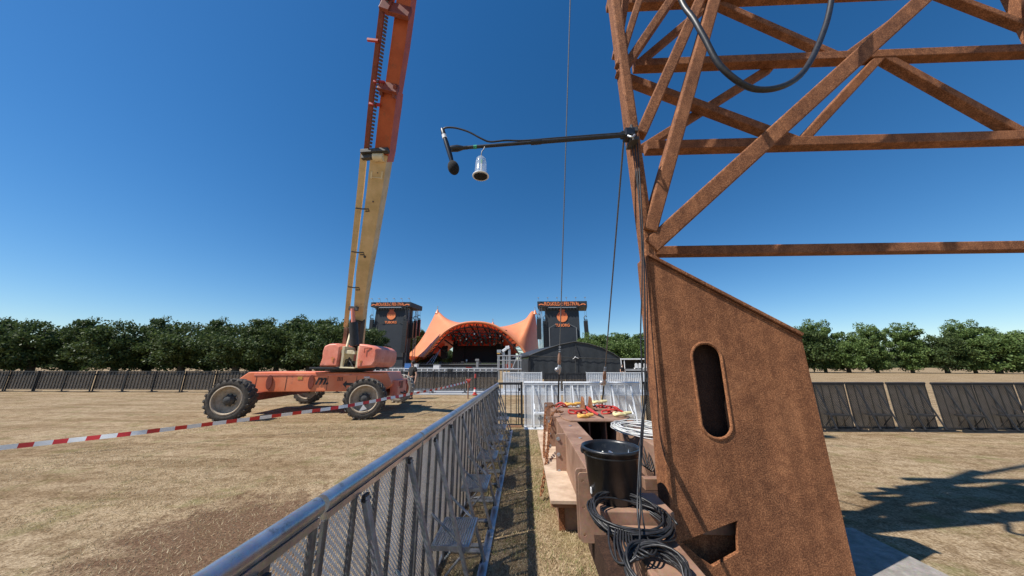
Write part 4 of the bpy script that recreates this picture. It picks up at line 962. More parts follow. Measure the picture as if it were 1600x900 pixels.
# ---------------------------------------------------------------- pit clutter between fences and stage
def row_rail(y0, x0, x1, z, label, met='galv', name='pit_rail', n=24):
    t = thing(name, label, 'railing', ((x0+x1)/2, y0, 0))
    MB().box((x0, y0-.05, z-.10), (x1, y0+.05, z)).box((x0, y0-.04, z-.42), (x1, y0+.04, z-.34)).build('rail', met, t)
    MB().box((x0, y0+.06, .05), (x1, y0+.09, z-.15)).build('skirt', 'black_cloth', t)  # added black sheet, darkens what shows through the netting
    for k in range(n+1):
        x = x0+(x1-x0)*k/n; MB().box((x-.05, y0-.05, 0), (x+.05, y0+.05, z-.1)).build('post', met, t)
row_rail(46, PY(560, 575, 46).x, PY(778, 575, 46).x, 1.25, 'long pale railing crossing the pit before the stage', 'alu_white')
row_rail(60, PY(520, 575, 60).x, PY(780, 575, 60).x, 1.35, 'farther grey railing just under the stage front', 'galv')
for i, (x0_, x1_, y, hgt, m_, lb, ct) in enumerate([
    (677, 687, 52, 1.75, 'white', 'white sheet over gear stacked in the pit, left of centre', 'covered gear'),
    (728, 737, 52, 1.38, 'red', 'flat red case on the pit railing near the stage middle', 'case'),
    (699, 706, 44, 1.2, 'black', 'black speaker box standing at the pit railing', 'speaker'),
    (632, 642, 50, 2.0, 'blue', 'blue barrel-like tank left of the stage front', 'tank'),
    (643, 652, 50, 1.9, 'white', 'white flight case behind the person in black', 'case'),
    (588, 596, 55, 1.95, 'white', 'white box at the foot of the left video tower', 'box'),
    (601, 606, 55, 1.8, 'alu_white', 'small pale box right of the white one at the left tower foot', 'box')]):
    a = PY(x0_, 572, y); b = PY(x1_, 572, y); t = thing('gear_case', lb, ct, ((a.x+b.x)/2, y, 0))
    MB().box((a.x, y, .1), (b.x, y+.8, hgt-.06)).build('body', 'black' if m_ == 'red' else m_, t, bevel=.08)
    MB().box((a.x-.02, y-.02, hgt-.06), (b.x+.02, y+.82, hgt)).build('lid', m_, t, bevel=.02)
    for x in (a.x+.1, b.x-.1): MB().tube([(x-.03, y+.4, .08), (x+.03, y+.4, .08)], .08, 10).build('wheel', 'black', t, True)

# ---------------------------------------------------------------- the orange stage
YA, YR = 104.0, 116.0
sg = thing('festival_stage', 'wide orange tent stage with two pointed peaks and a dark open arch', 'stage', (PY(743, 571, YA).x, YA, 0))
def interp_curve(pts, n):
    P_ = [Vector((x, y, 0)) for x, y in pts]; return spline(P_, n)
arch = [(662, 557.5), (671, 548), (682, 533), (695, 519), (710, 509.5), (725, 505), (742, 503.5), (759, 505), (774, 509.5), (790, 519), (803, 530), (815, 543), (824, 557)]
ridge = [(636, 556), (650, 541), (664, 521), (675, 500), (683.5, 487), (696, 496), (712, 504.5), (742, 509), (775, 511), (800, 507), (820, 499), (835, 488.5), (843, 556)]
A_ = [PY(p.x, p.y, YA) for p in interp_curve(arch, 5)]; R_ = [PY(p.x, p.y, YR) for p in interp_curve(ridge, 5)]
nA = len(A_); K = 8; vs = []
for i in range(nA):
    a, r = A_[i], R_[i]
    for k in range(K+1):
        f = k/K; p = a.lerp(r, f); sag = (4*f*(1-f))*(.9 if 8 < i < nA-8 else .2)
        p = p+Vector((0, 0, -sag*min(1.0, abs(r.z-a.z)/6))); vs.append(p)
    back = Vector((r.x*1.0, YR+16, max(0, r.z*.55)))
    for k in range(1, K+1):
        f = k/K; p = r.lerp(back, f); p.z -= 1.2*4*f*(1-f); p.z = max(p.z, .0); vs.append(p)
W_ = 2*K+1
mb = MB(); mb.add(vs, [(i*W_+k, (i+1)*W_+k, (i+1)*W_+k+1, i*W_+k+1) for i in range(nA-1) for k in range(W_-1)]); mb.build('canopy', 'canopy', sg, 'full')
mb = MB().tube([p+Vector((0, -.1, 0)) for p in A_], .42, 8); mb.build('arch_edge', 'canopy', sg, True)
# inner lattice arch
inner = [(672, 556), (681, 543), (692, 530), (705, 520), (720, 514), (742, 511), (764, 514), (780, 521), (793, 532), (804, 544), (812, 556)]
I_ = [PY(p.x, p.y, YA+.6) for p in interp_curve(inner, 6)]; O_ = [PY(p.x, p.y, YA+.6) for p in interp_curve([(x, y+1.5) for x, y in arch], 5)]
ci = Vector((PY(742, 571, YA).x, YA, 1)); 
mb = MB().tube(I_, .18, 6); mb.tube(O_, .18, 6)
for i in range(60):
    f = i/59; a = I_[int(f*(len(I_)-1))]; g = min(1, f+(.012 if i % 2 else -.012)); b = O_[int(max(0, g)*(len(O_)-1))]; mb.beam(a, b, .14, .14)
mb.build('truss_arch', 'black', sg)
# underside seen through the arch: orange lining dropping to the back
mb = MB(); vs = []
Bk = [PY(p.x, p.y, YA+26) for p in interp_curve([(690, 560), (696, 553), (703, 546), (712, 540), (725, 535.5), (742, 534), (759, 535.5), (772, 540), (781, 546), (789, 553), (795, 560)], 6)]
for i in range(len(Bk)):
    a = I_[i]+Vector((0, .6, .6)); b = Bk[i]
    for k in range(7): f = k/6; vs.append(a.lerp(b, f)+Vector((0, 0, 1.0*math.sin(PI*f))))
mb.add(vs, [(i*7+k, (i+1)*7+k, (i+1)*7+k+1, i*7+k+1) for i in range(len(Bk)-1) for k in range(6)]); mb.build('lining', 'canopy', sg, True)
# ceiling trusses
zt = lambda y, Y: PY(742, y, Y).z
for k in range(4):
    Y = YA+3+k*3.2; f = k/6; zc = 13.6-.8*k; xw = 10.4-.7*k; cx = ci.x
    mb = MB().box((cx-xw, Y-.15, zc-.15), (cx+xw, Y+.15, zc)).box((cx-xw, Y-.15, zc-1.1), (cx+xw, Y+.15, zc-.95))
    for j in range(24): x = cx-xw+2*xw*j/24; mb.beam((x, Y, zc-1.0), (x+xw/12, Y, zc-.1), .12, .12)
    tr = mb.build('lighting_truss', 'black', sg)
    for j in range(12):
        x = cx-xw*.95+1.9*xw*j/11; z = zc-1.7-.4*math.sin(j*2.1+k)
        lt = MB().cbox((x, Y-.1, z), (.75, .6, .9)).tube([(x, Y, z+.3), (x, Y, zc-1)], .08, 6).build('stage_light', 'black', tr)
        if (j*3+k) % 5 == 0: MB().lathe([(.0, 0), (.26, 0), (.26, -.05)], (x, Y-.42, z), 'Y', 12, False).build('lamp_face', 'alu_white', lt)
mb = MB()
for k in range(13):
    x = ci.x-13+k*2.15; mb.beam((x, YA+1.5, 15.4-.045*(x-ci.x)**2), (x+1.5*(1 if k % 2 else -.3), YA+16, 11.3-.03*(x-ci.x)**2), .35, .35)
mb.build('rafter', 'black', sg)
def sq(x0, y0, x1, y1, Y, d=.3):
    a = PY(x0, y0, Y); b = PY(x1, y1, Y); return (min(a.x, b.x), Y, min(a.z, b.z)), (max(a.x, b.x), Y+d, max(a.z, b.z))
MB().box(*sq(724, 538.5, 775, 567, YA+22)).build('back_screen', 'black_cloth', sg)
MB().box(*sq(708, 532, 724, 567, YA+20)).build('side_screen', 'black_cloth', sg); MB().box(*sq(775, 537, 806, 567, YA+18)).build('side_screen', 'black_cloth', sg)
MB().box(*sq(716, 528.5, 774, 540, YA+13.6)).build('red_pelmet', 'pelmet', sg)
MB().box(*sq(689, 540, 697, 560, YA+14, 2)).build('curtain', 'black_cloth', sg)
a, b = PY(648, 569, YA-3), PY(830, 569, YA-3)
MB().box((a.x, YA-3, 0), (b.x, YA+28, 2.05)).build('deck', 'black', sg)
MB().box((a.x, YA-3.4, 1.95), (b.x, YA-3.05, 2.12)).build('deck_edge', 'alu_dull', sg)
mb = MB()
for k in range(46): x = a.x+(b.x-a.x)*(k+.5)/46; mb.cbox((x, YA-2.6, 2.45), (.45, .4, .35))
mb.build('floor_light', 'black', sg)
for px, py in ((683.5, 487.5), (770, 507), (836, 488.5)):
    p = PY(px, py, YR if px != 770 else YR+6)
    MB().tube([p-Vector((0, 0, .6)), p+Vector((0, 0, .5)), p+Vector((0, 0, 1.0))], [.9, .35, .15], 12).build('peak_cone', 'canopy', sg, True)
    MB().tube([p+Vector((0, 0, .4)), p+Vector((0, 0, 2.0))], .13, 8).tube([p+Vector((-.3, 0, .9)), p+Vector((.9, 0, .5))], .08, 6).cbox(p+Vector((0, 0, 2.1)), (.3, .3, .3)).build('mast_tip', 'galv', sg, True)
mb = MB()
for k, x in enumerate((667, 672, 676)): p = PY(x, 558, YA-1); mb.tube([Vector((p.x, YA-1, 2)), Vector((p.x+1.5, YA+2, 5+k))], .12, 6)
mb.build('guy_pole', 'galv', sg, True)
for i, (x, y_, lb) in enumerate(((748, 563, 'black wedge monitor at the front of the stage, right of centre'), (722, 563, 'black wedge monitor at the front of the stage, left of centre'), (688, 563, 'dark equipment rack at the left of the stage deck'))):
    p = PY(x, 566, YA+1); t = thing('stage_monitor', lb, 'stage equipment', (p.x, YA+1, 2.05))
    MB().prism([(p.x-.6, YA+1, 2.06), (p.x+.6, YA+1, 2.06), (p.x+.55, YA+1, 2.9), (p.x-.3, YA+1, 2.9)], (0, .9, 0)).build('cabinet', 'hub', t, bevel=.05)
    MB().box((p.x-.45, YA+.96, 2.2), (p.x+.45, YA+.995, 2.75)).build('grille', 'black', t)
t = thing('lectern_tower', 'narrow grey equipment tower standing before the stage deck', 'tower', (PY(745.5, 575, 92).x, 92, 0))
p = PY(745.5, 575, 92); MB().box((p.x-.35, 92, 0), (p.x+.35, 92.6, 3.0)).build('case', 'alu_dull', t, bevel=.05)
MB().box((p.x-.6, 91.9, 2.9), (p.x+.5, 92.7, 3.5)).build('head', 'alu_dull', t, bevel=.05); MB().box((p.x-.8, 91.8, 0), (p.x+.8, 92.8, .8)).build('foot', 'alu_white', t, bevel=.05)

# ---------------------------------------------------------------- video towers beside the stage
def logo_arch(cx, y, z, s, par):
    mb = MB(); out = []
    for a in np.linspace(0, PI, 9): out.append((cx+s*math.cos(a), y, z+s*.55*math.sin(a)))
    for a in np.linspace(PI, 0, 9): out.append((cx+s*.5*math.cos(a), y, z+s*.22*math.sin(a)))
    mb.prism(out, (0, -.06, 0)); mb.build('tent_emblem', 'signorange', par)
def video_tower(Y, hx0, hx1, hy0, hy1, bx0, bx1, side_px, label, kind):
    a, b = PY(hx0, hy0, Y), PY(hx1, hy1, Y); zt_, zb = a.z, b.z; cx = (a.x+b.x)/2
    t = thing('video_tower', label, 'video tower', (cx, Y, 0))
    D = 8.0; sxx = side_px
    poly = [(a.x, Y, zb), (b.x, Y, zb), (b.x+sxx, Y+D, zb), (a.x+sxx*.8, Y+D, zb)]
    hd = MB().prism(poly, (0, 0, zt_-zb)).build('header', 'screen', t)
    me = text_mesh('ROSKILDE FESTIVAL', 1.55, .03, 0, .02); me.transform(Matrix.Rotation(PI/2, 4, 'X'))
    wd = max(v.co.x for v in me.vertices)-min(v.co.x for v in me.vertices); sx = (b.x-a.x)*.72/wd
    me.transform(Matrix.Diagonal((sx, 1, sx*1.3, 1))); me.transform(Matrix.Translation((cx, Y-.05, (zt_+zb)/2))); link('lettering', me, 'signorange', hd)
    for s in (-1, 1): logo_arch(cx+s*(b.x-a.x)*.42, Y-.02, (zt_+zb)/2-.35, .85, hd)
    MB().box((cx-(b.x-a.x)*.28, Y-.12, zb-.35), (cx+(b.x-a.x)*.28, Y+.1, zb-.12)).build('light_bar', 'galv', t)
    mb = MB()
    mb.box((cx-(b.x-a.x)*.37, Y+.05, zb-.3), (cx+(b.x-a.x)*.37, Y+.15, zb-.2))
    for k in range(12): x = cx-(b.x-a.x)*.36+(b.x-a.x)*.72*k/11; mb.cbox((x, Y+.1, zb-.55), (.4, .3, .6))
    mb.build('floodlights', 'black', t)
    for k in range(6):
        x = a.x+(b.x-a.x)*(.03+.94*k/5)
        mb = MB().tube([(x, Y+.5, zt_), (x, Y+.3, zt_+.8), (x-.15, Y-.4, zt_+1.1)], .05, 6).cbox((x-.15, Y-.45, zt_+1.1), (.5, .35, .18)); mb.build('sign_lamp', 'galv', t)
    c, d = PY(bx0, hy1+1, Y+.7), PY(bx1, hy1+1, Y+.7)
    splay = .9 if kind == 'L' else .0
    mb = MB().prism([(c.x, Y+.7, zb-.1), (d.x, Y+.7, zb-.1), (d.x+.1, Y+.7, 0), (c.x-splay, Y+.7, 0)], (0, 5.5, 0)); mb.build('scrim_wall', 'scrim', t)
    # screen
    sc0, sc1 = (PY(590, 508, Y+.5), PY(628, 558, Y+.5)) if kind == 'L' else (PY(859, 512, Y+.5), PY(902, 556, Y+.5))
    MB().box((sc0.x, Y+.45, sc1.z), (sc1.x, Y+.68, sc0.z)).build('screen', 'screen', t)
    mb = MB()
    for x in (sc0.x-.15, sc1.x+.15): mb.box((x-.12, Y+.35, sc1.z), (x+.12, Y+.6, sc0.z))
    mb.beam((sc0.x-.1, Y+.48, sc0.z), (sc0.x+2.0, Y+.5, sc0.z+1.1), .1, .1).beam((sc1.x+.1, Y+.48, sc0.z), (sc1.x-2.0, Y+.5, sc0.z+1.1), .1, .1)
    mb.build('screen_frame', 'alu_dull' if kind == 'R' else 'hub', t)
    # emblem and name
    lc = PY(611.5, 492.5, Y+.6) if kind == 'L' else PY(878.5, 495, Y+.6)
    r = 1.42 if kind == 'L' else 1.65
    lg = MB().lathe([(r, 0), (r, -.08), (0, -.08)], (lc.x, Y+.66, lc.z), 'Y', 36, False); e = lg.build('emblem', 'signorange', t)
    cr = [(-.95, .22), (.95, .22), (.80, .55), (.42, .82), (.42, 1.0), (.56, 1.2), (.50, 1.42), (.30, 1.46), (.12, 1.36), (0, 1.55), (-.12, 1.36), (-.30, 1.46), (-.50, 1.42), (-.56, 1.2), (-.42, 1.0), (-.42, .82), (-.80, .55)]
    MB().prism([(lc.x+r*x, Y+.565, lc.z+r*z) for x, z in cr], (0, -.04, 0)).build('emblem_crown', 'signred', e)
    me = text_mesh('TUBORG', 1.2, .03, 0, .03); me.transform(Matrix.Rotation(PI/2, 4, 'X')); wd = max(v.co.x for v in me.vertices)-min(v.co.x for v in me.vertices); sx = 2.7*r/wd
    me.transform(Matrix.Diagonal((sx, 1, sx*1.1, 1))); me.transform(Matrix.Translation((lc.x, Y+.64, lc.z-1.62*r))); link('lettering', me, 'signorange', t)
    # lattice legs
    mb = MB()
    for (x, y) in ((a.x+1.1, Y+1.2), (a.x+1.1, Y+D-1)) if kind == 'R' else ((b.x-1.4, Y+2.2), (b.x+sxx-1.5, Y+D-1)):
        for dx in (-.35, .35):
            for dy in (-.35, .35): mb.tube([(x+dx, y+dy, 0), (x+dx, y+dy, zb)], .07, 6)
        for k in range(22): z = k*zb/22; s_ = 1 if k % 2 else -1; mb.beam((x-.35*s_, y-.35, z), (x+.35*s_, y-.35, z+zb/22), .06, .06)
    mb.build('lattice_leg', 'galv', t)
    return t, a, b, zb
def line_array(p0, p1, wd, label, Y, hang, redside=False, curve=.0):
    """hung column of loudspeaker cabinets from p0 (top) to p1 (bottom), z values"""
    t = thing('line_array', label, 'loudspeaker', (p0.x, Y, p1.z), group='line arrays of loudspeakers hung on the video towers')
    n = 14; hgt = p0.z-p1.z
    for k in range(n):
        z = p0.z-hgt*(k+.5)/n; dx = curve*((k/n)**2)
        o = MB().prism([(p0.x-wd/2+dx, Y, z-hgt/n*.46), (p0.x+wd/2+dx, Y, z-hgt/n*.46), (p0.x+wd/2+dx, Y, z+hgt/n*.46), (p0.x-wd/2+dx, Y, z+hgt/n*.46)], (0, .9, 0)).build('cabinet', 'black', t)
    if redside: MB().box((p0.x+wd/2+.01, Y+.3, p1.z), (p0.x+wd/2+.10, Y+.5, p0.z)).build('cable_loom', 'red', t)
    mb = MB().box((p0.x-wd/2, Y+.1, p0.z+.1), (p0.x+wd/2, Y+.3, p0.z+.35)).tube(spline([(p0.x-.3, Y, p0.z+.3), (p0.x-.55, Y, p0.z+.9), (p0.x-.1, Y, p0.z+1.5), (p0.x+.35, Y, p0.z+1.2)], 5), .11, 6); mb.build('fly_frame', 'black', t)
    MB().tube([(p0.x-.2, Y+.2, p0.z+.3), (p0.x-.2, Y+.2, hang)], .035, 6).tube([(p0.x+.3, Y+.2, p0.z+.3), (p0.x+.3, Y+.2, hang)], .035, 6).build('hoist_chain', 'wire', t)
YL = 95.0
_, a, b, zbL = video_tower(YL, 580, 641, 472.3, 479, 588.5, 636, PY(660, 479, YL+8).x-PY(641, 479, YL).x, 'black video tower left of the stage with orange lettering, turned to show its side', 'L')
_, a2, b2, zbR = video_tower(YL, 839.5, 917.5, 471, 479, 853, 904, 1.2, 'black video tower right of the stage with orange lettering, above the marquee', 'R')
def la(px, y0, y1, wpx, Y, lb, hang, red=False, cv=0):
    p0, p1 = PY(px, y0, Y), PY(px, y1, Y); line_array(p0, p1, wpx*Y/495, lb, Y, hang, red, cv)
la(580.5, 499, 541, 5.5, YL, 'hanging loudspeaker column at the far left of the left video tower', zbL, False, .3)
la(633, 501, 551, 7, YL-1, 'long loudspeaker column against the right edge of the left screen', zbL)
la(643, 503, 528, 6, YL+2, 'short loudspeaker column, first right of the left video tower', zbL)
la(648.5, 501, 527.5, 4, YL+4, 'middle of the three red edged loudspeaker columns right of the left tower', zbL, True)
la(654.5, 499, 525, 4, YL+6, 'rightmost red edged loudspeaker column of the left video tower', zbL, True)
la(842, 498, 530, 7, YL-.5, 'grey faced loudspeaker column nearest the orange canopy on the right', zbR)
la(851.5, 501, 546, 6.5, YL+.5, 'long loudspeaker column left of the right hand screen', zbR)
la(915.5, 501, 537, 6, YL, 'hanging loudspeaker column at the far right of the right video tower', zbR, False, .4)

# ---------------------------------------------------------------- trees
def tree_parts(seed, hgt, rad, leaf, clumps=120, per=160, ls=.22):
    rg = np.random.default_rng(seed)
    cz = hgt*.52; cen = []
    while len(cen) < clumps:
        p = rg.uniform(-1, 1, 3); r = np.linalg.norm(p)
        if r > 1 or r < .25: continue
        q = np.array([p[0]*rad, p[1]*rad, cz+p[2]*hgt*.47]); q[:2] *= 1+.14*rg.normal()
        q[2] = max(q[2], hgt*.07); cen.append(q)
    cen = np.array(cen); lp = []
    for c in cen:
        rr = rad*rg.uniform(.16, .42); d = rg.normal(size=(per, 3)); d /= np.linalg.norm(d, axis=1)[:, None]
        lp.append(c+d*(rr*rg.uniform(.4, 1.05, (per, 1)))*np.array([1, 1, .75]))
    lp = np.concatenate(lp); lp = lp[lp[:, 2] > .3]; n = len(lp)
    u = rg.normal(size=(n, 3)); u /= np.linalg.norm(u, axis=1)[:, None]; v = rg.normal(size=(n, 3)); v -= (v*u).sum(1)[:, None]*u; v /= np.linalg.norm(v, axis=1)[:, None]
    s = ls*rg.uniform(.5, 1.2, (n, 1)); q = np.stack([lp-u*s, lp+v*s*.55, lp+u*s, lp-v*s*.55], 1)
    me = bpy.data.meshes.new('crown'); me.vertices.add(4*n); me.vertices.foreach_set('co', q.reshape(-1)); me.loops.add(4*n); me.loops.foreach_set('vertex_index', np.arange(4*n))
    me.polygons.add(n); me.polygons.foreach_set('loop_start', np.arange(n)*4); me.polygons.foreach_set('loop_total', np.full(n, 4)); me.update(); me.validate()
    mb = MB().tube([(0, 0, -.2), (.1, 0, hgt*.3), (-.1, .1, hgt*.6), (0, 0, hgt*.85)], [rad*.11, rad*.08, rad*.05, .05], 10)
    for k in range(0, len(cen), 6): mb.tube([(0, 0, hgt*rg.uniform(.2, .5)), tuple(cen[k]*np.array([.5, .5, .8])), tuple(cen[k])], [rad*.04, rad*.025, .03], 6)
    return me, mb
protos = []
for i, (hg, rd, lf) in enumerate([(11, 3.3, 'leaf_dark'), (8.5, 4.6, 'leaf_dark'), (11.5, 3.6, 'leaf'), (9, 4.3, 'leaf')]):
    me, mb = tree_parts(20+i, hg, rd, lf); protos.append((me, mb, lf, hg))
pro_obj = {}
kindtxt = ['tall dark', 'broad dark', 'tall bright green', 'rounded bright green']
def tree(i, px, topy, Y, label, group):
    me, mb, lf, hg = protos[i]; base = PY(px, 571, Y); zt_ = PY(px, topy, Y).z; s = zt_/(hg*.98); rz = random.uniform(0, 6)
    if i not in pro_obj:
        t = thing('leafy_tree', label, 'tree', (base.x, Y, 0), rz, group, world=False)
        link('crown', me, lf, t); mb.build('trunk', 'bark', t, True); t.scale = (s, s, s); pro_obj[i] = t
    else: dup(pro_obj[i], (base.x, Y, 0), rz, label, group, (s*random.uniform(.72, 1.2), s*random.uniform(.8, 1.15), s))
GL, GR = 'dark trees behind the boom lift', 'green trees behind the marquee'
Ltrees = [(0, 505, 500, 62), (1, 524, 505, 58), (0, 541, 504, 64), (1, 565, 518, 66), (0, 583, 516, 70), (1, 600, 520, 125), (0, 652, 516, 130), (1, 668, 524, 135), (0, 640, 519, 126), (1, 697, 545, 150), (0, 712, 546, 150),
          (1, 484, 503, 60), (0, 460, 497, 62), (1, 432, 506, 60), (0, 402, 500, 60), (1, 370, 508, 58), (0, 330, 500, 60), (1, 285, 506, 58), (0, 235, 498, 60), (1, 180, 507, 56), (0, 120, 500, 56), (1, 50, 505, 54), (0, -20, 500, 54)]
Ltxt = {0: 'dark tree at the left edge of the photo behind the orange hood', 1: 'dark tree just left of the cream boom foot', 2: 'dark tree directly behind the foot of the boom', 3: 'dark tree right of the boom foot, behind the right hood', 4: 'dark tree against the left side of the left video tower', 5: 'dark tree behind the left video tower screen',
        6: 'dark tree between the left loudspeakers and the orange canopy', 7: 'small dark tree behind the left skirt of the canopy', 8: 'dark tree below the three hanging loudspeaker columns', 9: 'dark tree seen through the open left side of the stage', 10: 'dark tree seen at the back of the stage beside the screen'}
for k, (i, px, ty, Y) in enumerate(Ltrees):
    tree(i, px, ty, Y, Ltxt.get(k) or '%s dark tree of the row going left from behind the lift hood' % ORD[k-11], GL)
Rtrees = [(2, 925, 521, 92), (3, 940, 526, 90), (2, 958, 522, 95), (3, 975, 523, 92), (2, 990, 528, 96), (3, 1005, 524, 90), (2, 1022, 520, 92), (3, 910, 530, 96)]
Rtxt = ['green tree right beside the right video tower', 'green tree above the right slope of the marquee roof', 'tall green tree above the right end of the marquee', 'rounded green tree behind the second guy wire', 'low green tree above the white stall roof', 'green tree behind the hanging black cables', 'green tree partly hidden by the rusty column edge', 'low green tree just behind the right loudspeaker column']
for k, (i, px, ty, Y) in enumerate(Rtrees): tree(i, px, ty, Y, Rtxt[k], GR)
for k in range(13):
    tree((2, 3, 2, 2, 1)[k % 5], 1055+k*46+9*math.sin(k*5.1), 511+12*math.sin(k*2.3), 86-k*1.5, '%s green tree in the row right of the rusty column, counted rightwards' % ORD[k], GR)
# clipped hedge line closing the horizon
mb = MB(); xs_ = np.linspace(-420, 420, 200); vs = []
for i, x in enumerate(xs_):
    z = 7+2.2*noise.noise(Vector((x*.05, 0, 0)))+1.6*noise.noise(Vector((x*.23, 1, 0)))
    vs += [(x, 240, -.1), (x, 240, z*.9), (x, 246, z), (x, 256, z*.7), (x, 260, -.1)]
mb.add(vs, [(i*5+k, (i+1)*5+k, (i+1)*5+k+1, i*5+k+1) for i in range(199) for k in range(4)])
o = mb.build('far_woodland', 'leaf_dark', smooth=False); tag(o, 'low far belt of dark woodland along the horizon', 'woodland', kind='stuff')

# ---------------------------------------------------------------- people
def person(loc_, rz, hgt, label, pose, shirt, trousers, name='person', hair=True):
    t = thing(name, label, 'person', loc_, rz, world=False); s = hgt/1.80
    J, Ed, Rr = pose()
    def skin(nm, verts, edges, rad, mat, par, sub=2, root=0):
        me = bpy.data.meshes.new(nm); me.from_pydata([Vector(v)*s for v in verts], edges, []); o = bpy.data.objects.new(nm, me); C.objects.link(o); me.materials.append(M[mat]); o.parent = par
        md = o.modifiers.new('skin', 'SKIN'); md.use_smooth_shade = True
        for i, r in enumerate(rad):
            sv = me.skin_vertices[0].data[i]; r2 = r if isinstance(r, tuple) else (r, r); sv.radius = (r2[0]*s, r2[1]*s); sv.use_root = (i == root)
        sb_ = o.modifiers.new('sub', 'SUBSURF'); sb_.levels = sub; sb_.render_levels = sub; return o
    names = list(J); idx = {n: i for i, n in enumerate(names)}
    body = skin('body', [J[n] for n in names], [(idx[a], idx[b]) for a, b in Ed], [Rr[n] for n in names], 'skin', t, 2, idx['pelvis'])
    def sub(nm, chain_, rads, mat, root=0):
        ns = []; es = []
        for a, b in chain_:
            for q in (a, b):
                if q not in ns: ns.append(q)
            es.append((ns.index(a), ns.index(b)))
        return skin(nm, [J[n] for n in ns], es, [rads[n] for n in ns], mat, body, 2, root)
    sub('shirt', [('pelvis', 'chest'), ('chest', 'neck0'), ('chest', 'shL'), ('shL', 'slL'), ('chest', 'shR'), ('shR', 'slR')],
        {'pelvis': (.165, .12), 'chest': (.19, .125), 'neck0': .075, 'shL': .085, 'shR': .085, 'slL': .075, 'slR': .075}, shirt)
    sub('trousers', [('waist', 'pelvis2'), ('pelvis2', 'hipL'), ('hipL', 'knL'), ('knL', 'anL'), ('pelvis2', 'hipR'), ('hipR', 'knR'), ('knR', 'anR')],
        {'waist': (.145, .11), 'pelvis2': (.15, .12), 'hipL': .10, 'hipR': .10, 'knL': .075, 'knR': .075, 'anL': .06, 'anR': .06}, trousers)
    for f in ('L', 'R'):
        a = Vector(J['an'+f])*s; MB().box((a.x-.05, a.y-.19, .0), (a.x+.05, a.y+.07, .09)).build('shoe', 'hub', body, bevel=.03)
    hd = Vector(J['head'])*s
    mb = MB().ball(hd+Vector((0, .015, .025)), (.088*s, .105*s, .105*s), 16, 10)
    hr = mb.build('hair', 'hair', body, 'full')
    mb = MB().ball(hd+Vector((-.03, -.098, .01)), .011, 8, 6).ball(hd+Vector((.03, -.098, .01)), .011, 8, 6); mb.build('eyes', 'black', body, True)
    MB().box((hd.x-.025, hd.y-.103, hd.z-.066), (hd.x+.025, hd.y-.092, hd.z-.058)).build('mouth', 'red', body)
    return t
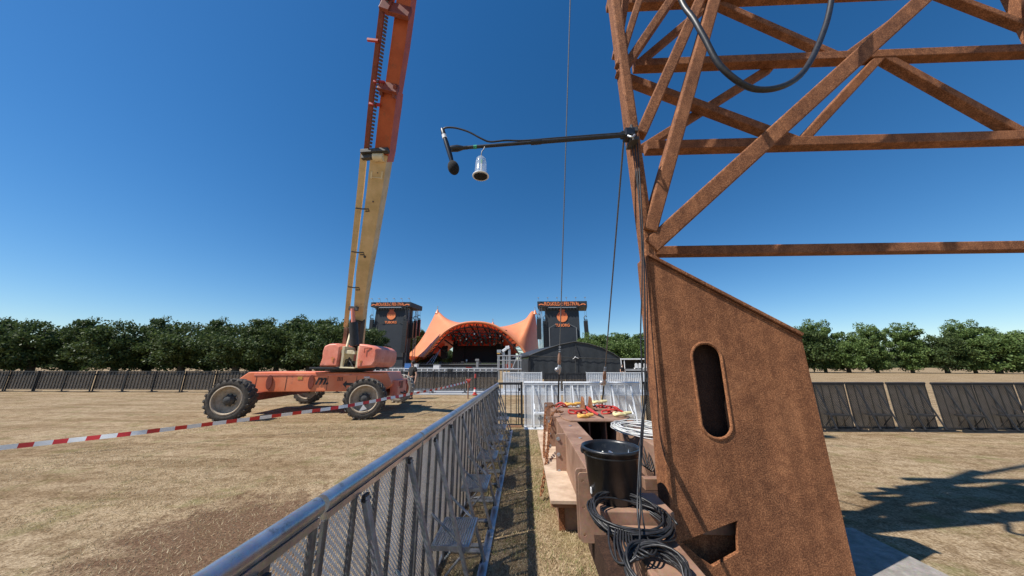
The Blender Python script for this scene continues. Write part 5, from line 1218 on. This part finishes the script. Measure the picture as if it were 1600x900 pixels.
def std_pose(lh=(.30, -.02, .82), rh=(-.28, -.05, .84), le=(.30, .03, 1.12), re=(-.30, .02, 1.12), step=.12):
    def f():
        J = {'pelvis': (0, 0, .98), 'chest': (0, .01, 1.30), 'neck0': (0, .01, 1.47), 'neck': (0, .0, 1.52), 'head': (0, -.01, 1.665), 'crown': (0, 0, 1.74), 'nose': (0, -.105, 1.66),
             'waist': (0, 0, 1.06), 'pelvis2': (0, 0, .95), 'shL': (.19, .01, 1.42), 'shR': (-.19, .01, 1.42), 'elL': le, 'elR': re, 'wrL': lh, 'wrR': rh,
             'hipL': (.10, 0, .90), 'hipR': (-.10, 0, .90), 'knL': (.12, -.04-step*.5, .50), 'knR': (-.12, -.02+step*.3, .50), 'anL': (.13, -step*.5, .09), 'anR': (-.13, step, .09), 'toeL': (.14, -step*.5-.13, .04), 'toeR': (-.14, step-.13, .04)}
        for s in 'LR':
            a = Vector(J['sh'+s]); b = Vector(J['el'+s]); J['sl'+s] = tuple(a.lerp(b, .62)); w_ = Vector(J['wr'+s]); d = (w_-b).normalized(); J['pa'+s] = tuple(w_+d*.06)
            side = Vector((0, -1, 0)); side = (side-d*side.dot(d)).normalized()
            for k in range(4): J['f%d%s' % (k, s)] = tuple(w_+d*(.15+.012*(1.5-abs(k-1.5)))+side*(.03-.02*k)+Vector((0, -.01, 0)))
            J['th'+s] = tuple(w_+d*.08+side*.06)
        Ed = [('pelvis', 'chest'), ('chest', 'neck0'), ('neck0', 'neck'), ('neck', 'head'), ('head', 'crown'), ('head', 'nose'), ('pelvis', 'waist')]
        Ed = [('pelvis', 'waist'), ('waist', 'chest'), ('chest', 'neck0'), ('neck0', 'neck'), ('neck', 'head'), ('head', 'crown'), ('head', 'nose'), ('pelvis', 'pelvis2')]
        R_ = {'pelvis': (.14, .10), 'chest': (.15, .10), 'neck0': .06, 'neck': .052, 'head': (.078, .092), 'crown': (.06, .07), 'nose': .014, 'waist': (.12, .09), 'pelvis2': (.12, .09)}
        for s in 'LR':
            Ed += [('chest', 'sh'+s), ('sh'+s, 'sl'+s), ('sl'+s, 'el'+s), ('el'+s, 'wr'+s), ('wr'+s, 'pa'+s), ('pa'+s, 'th'+s)]+[('pa'+s, 'f%d%s' % (k, s)) for k in range(4)]
            Ed += [('pelvis2', 'hip'+s), ('hip'+s, 'kn'+s), ('kn'+s, 'an'+s), ('an'+s, 'toe'+s)]
            R_.update({'sh'+s: .06, 'sl'+s: .05, 'el'+s: .042, 'wr'+s: .03, 'pa'+s: (.036, .018), 'th'+s: .010, 'hip'+s: .085, 'kn'+s: .055, 'an'+s: .042, 'toe'+s: .035})
            R_.update({'f%d%s' % (k, s): .009 for k in range(4)})
        return J, Ed, R_
    return f
pw = PY(643, 600, 16.4)
person((pw.x, 16.4, .0), math.radians(-35), 1.93, 'person in black T-shirt and dark trousers standing behind the far wheel', std_pose(step=.08), 'shirt', 'jeans')
ps = PY(729, 566, YA+3)
person((ps.x, YA+3, 2.05), .3, 1.85, 'person in pale clothes standing on the stage deck near its middle', std_pose(le=(.35, -.1, 1.2), lh=(.15, -.3, 1.25)), 'white', 'mat')
pd = PY(972.5, 575, 34)
person((pd.x, 34, 0), .5, 1.8, 'person in dark clothes standing by the right end of the marquee', std_pose(), 'shirt', 'jeans')
print('objects', len(bpy.data.objects))
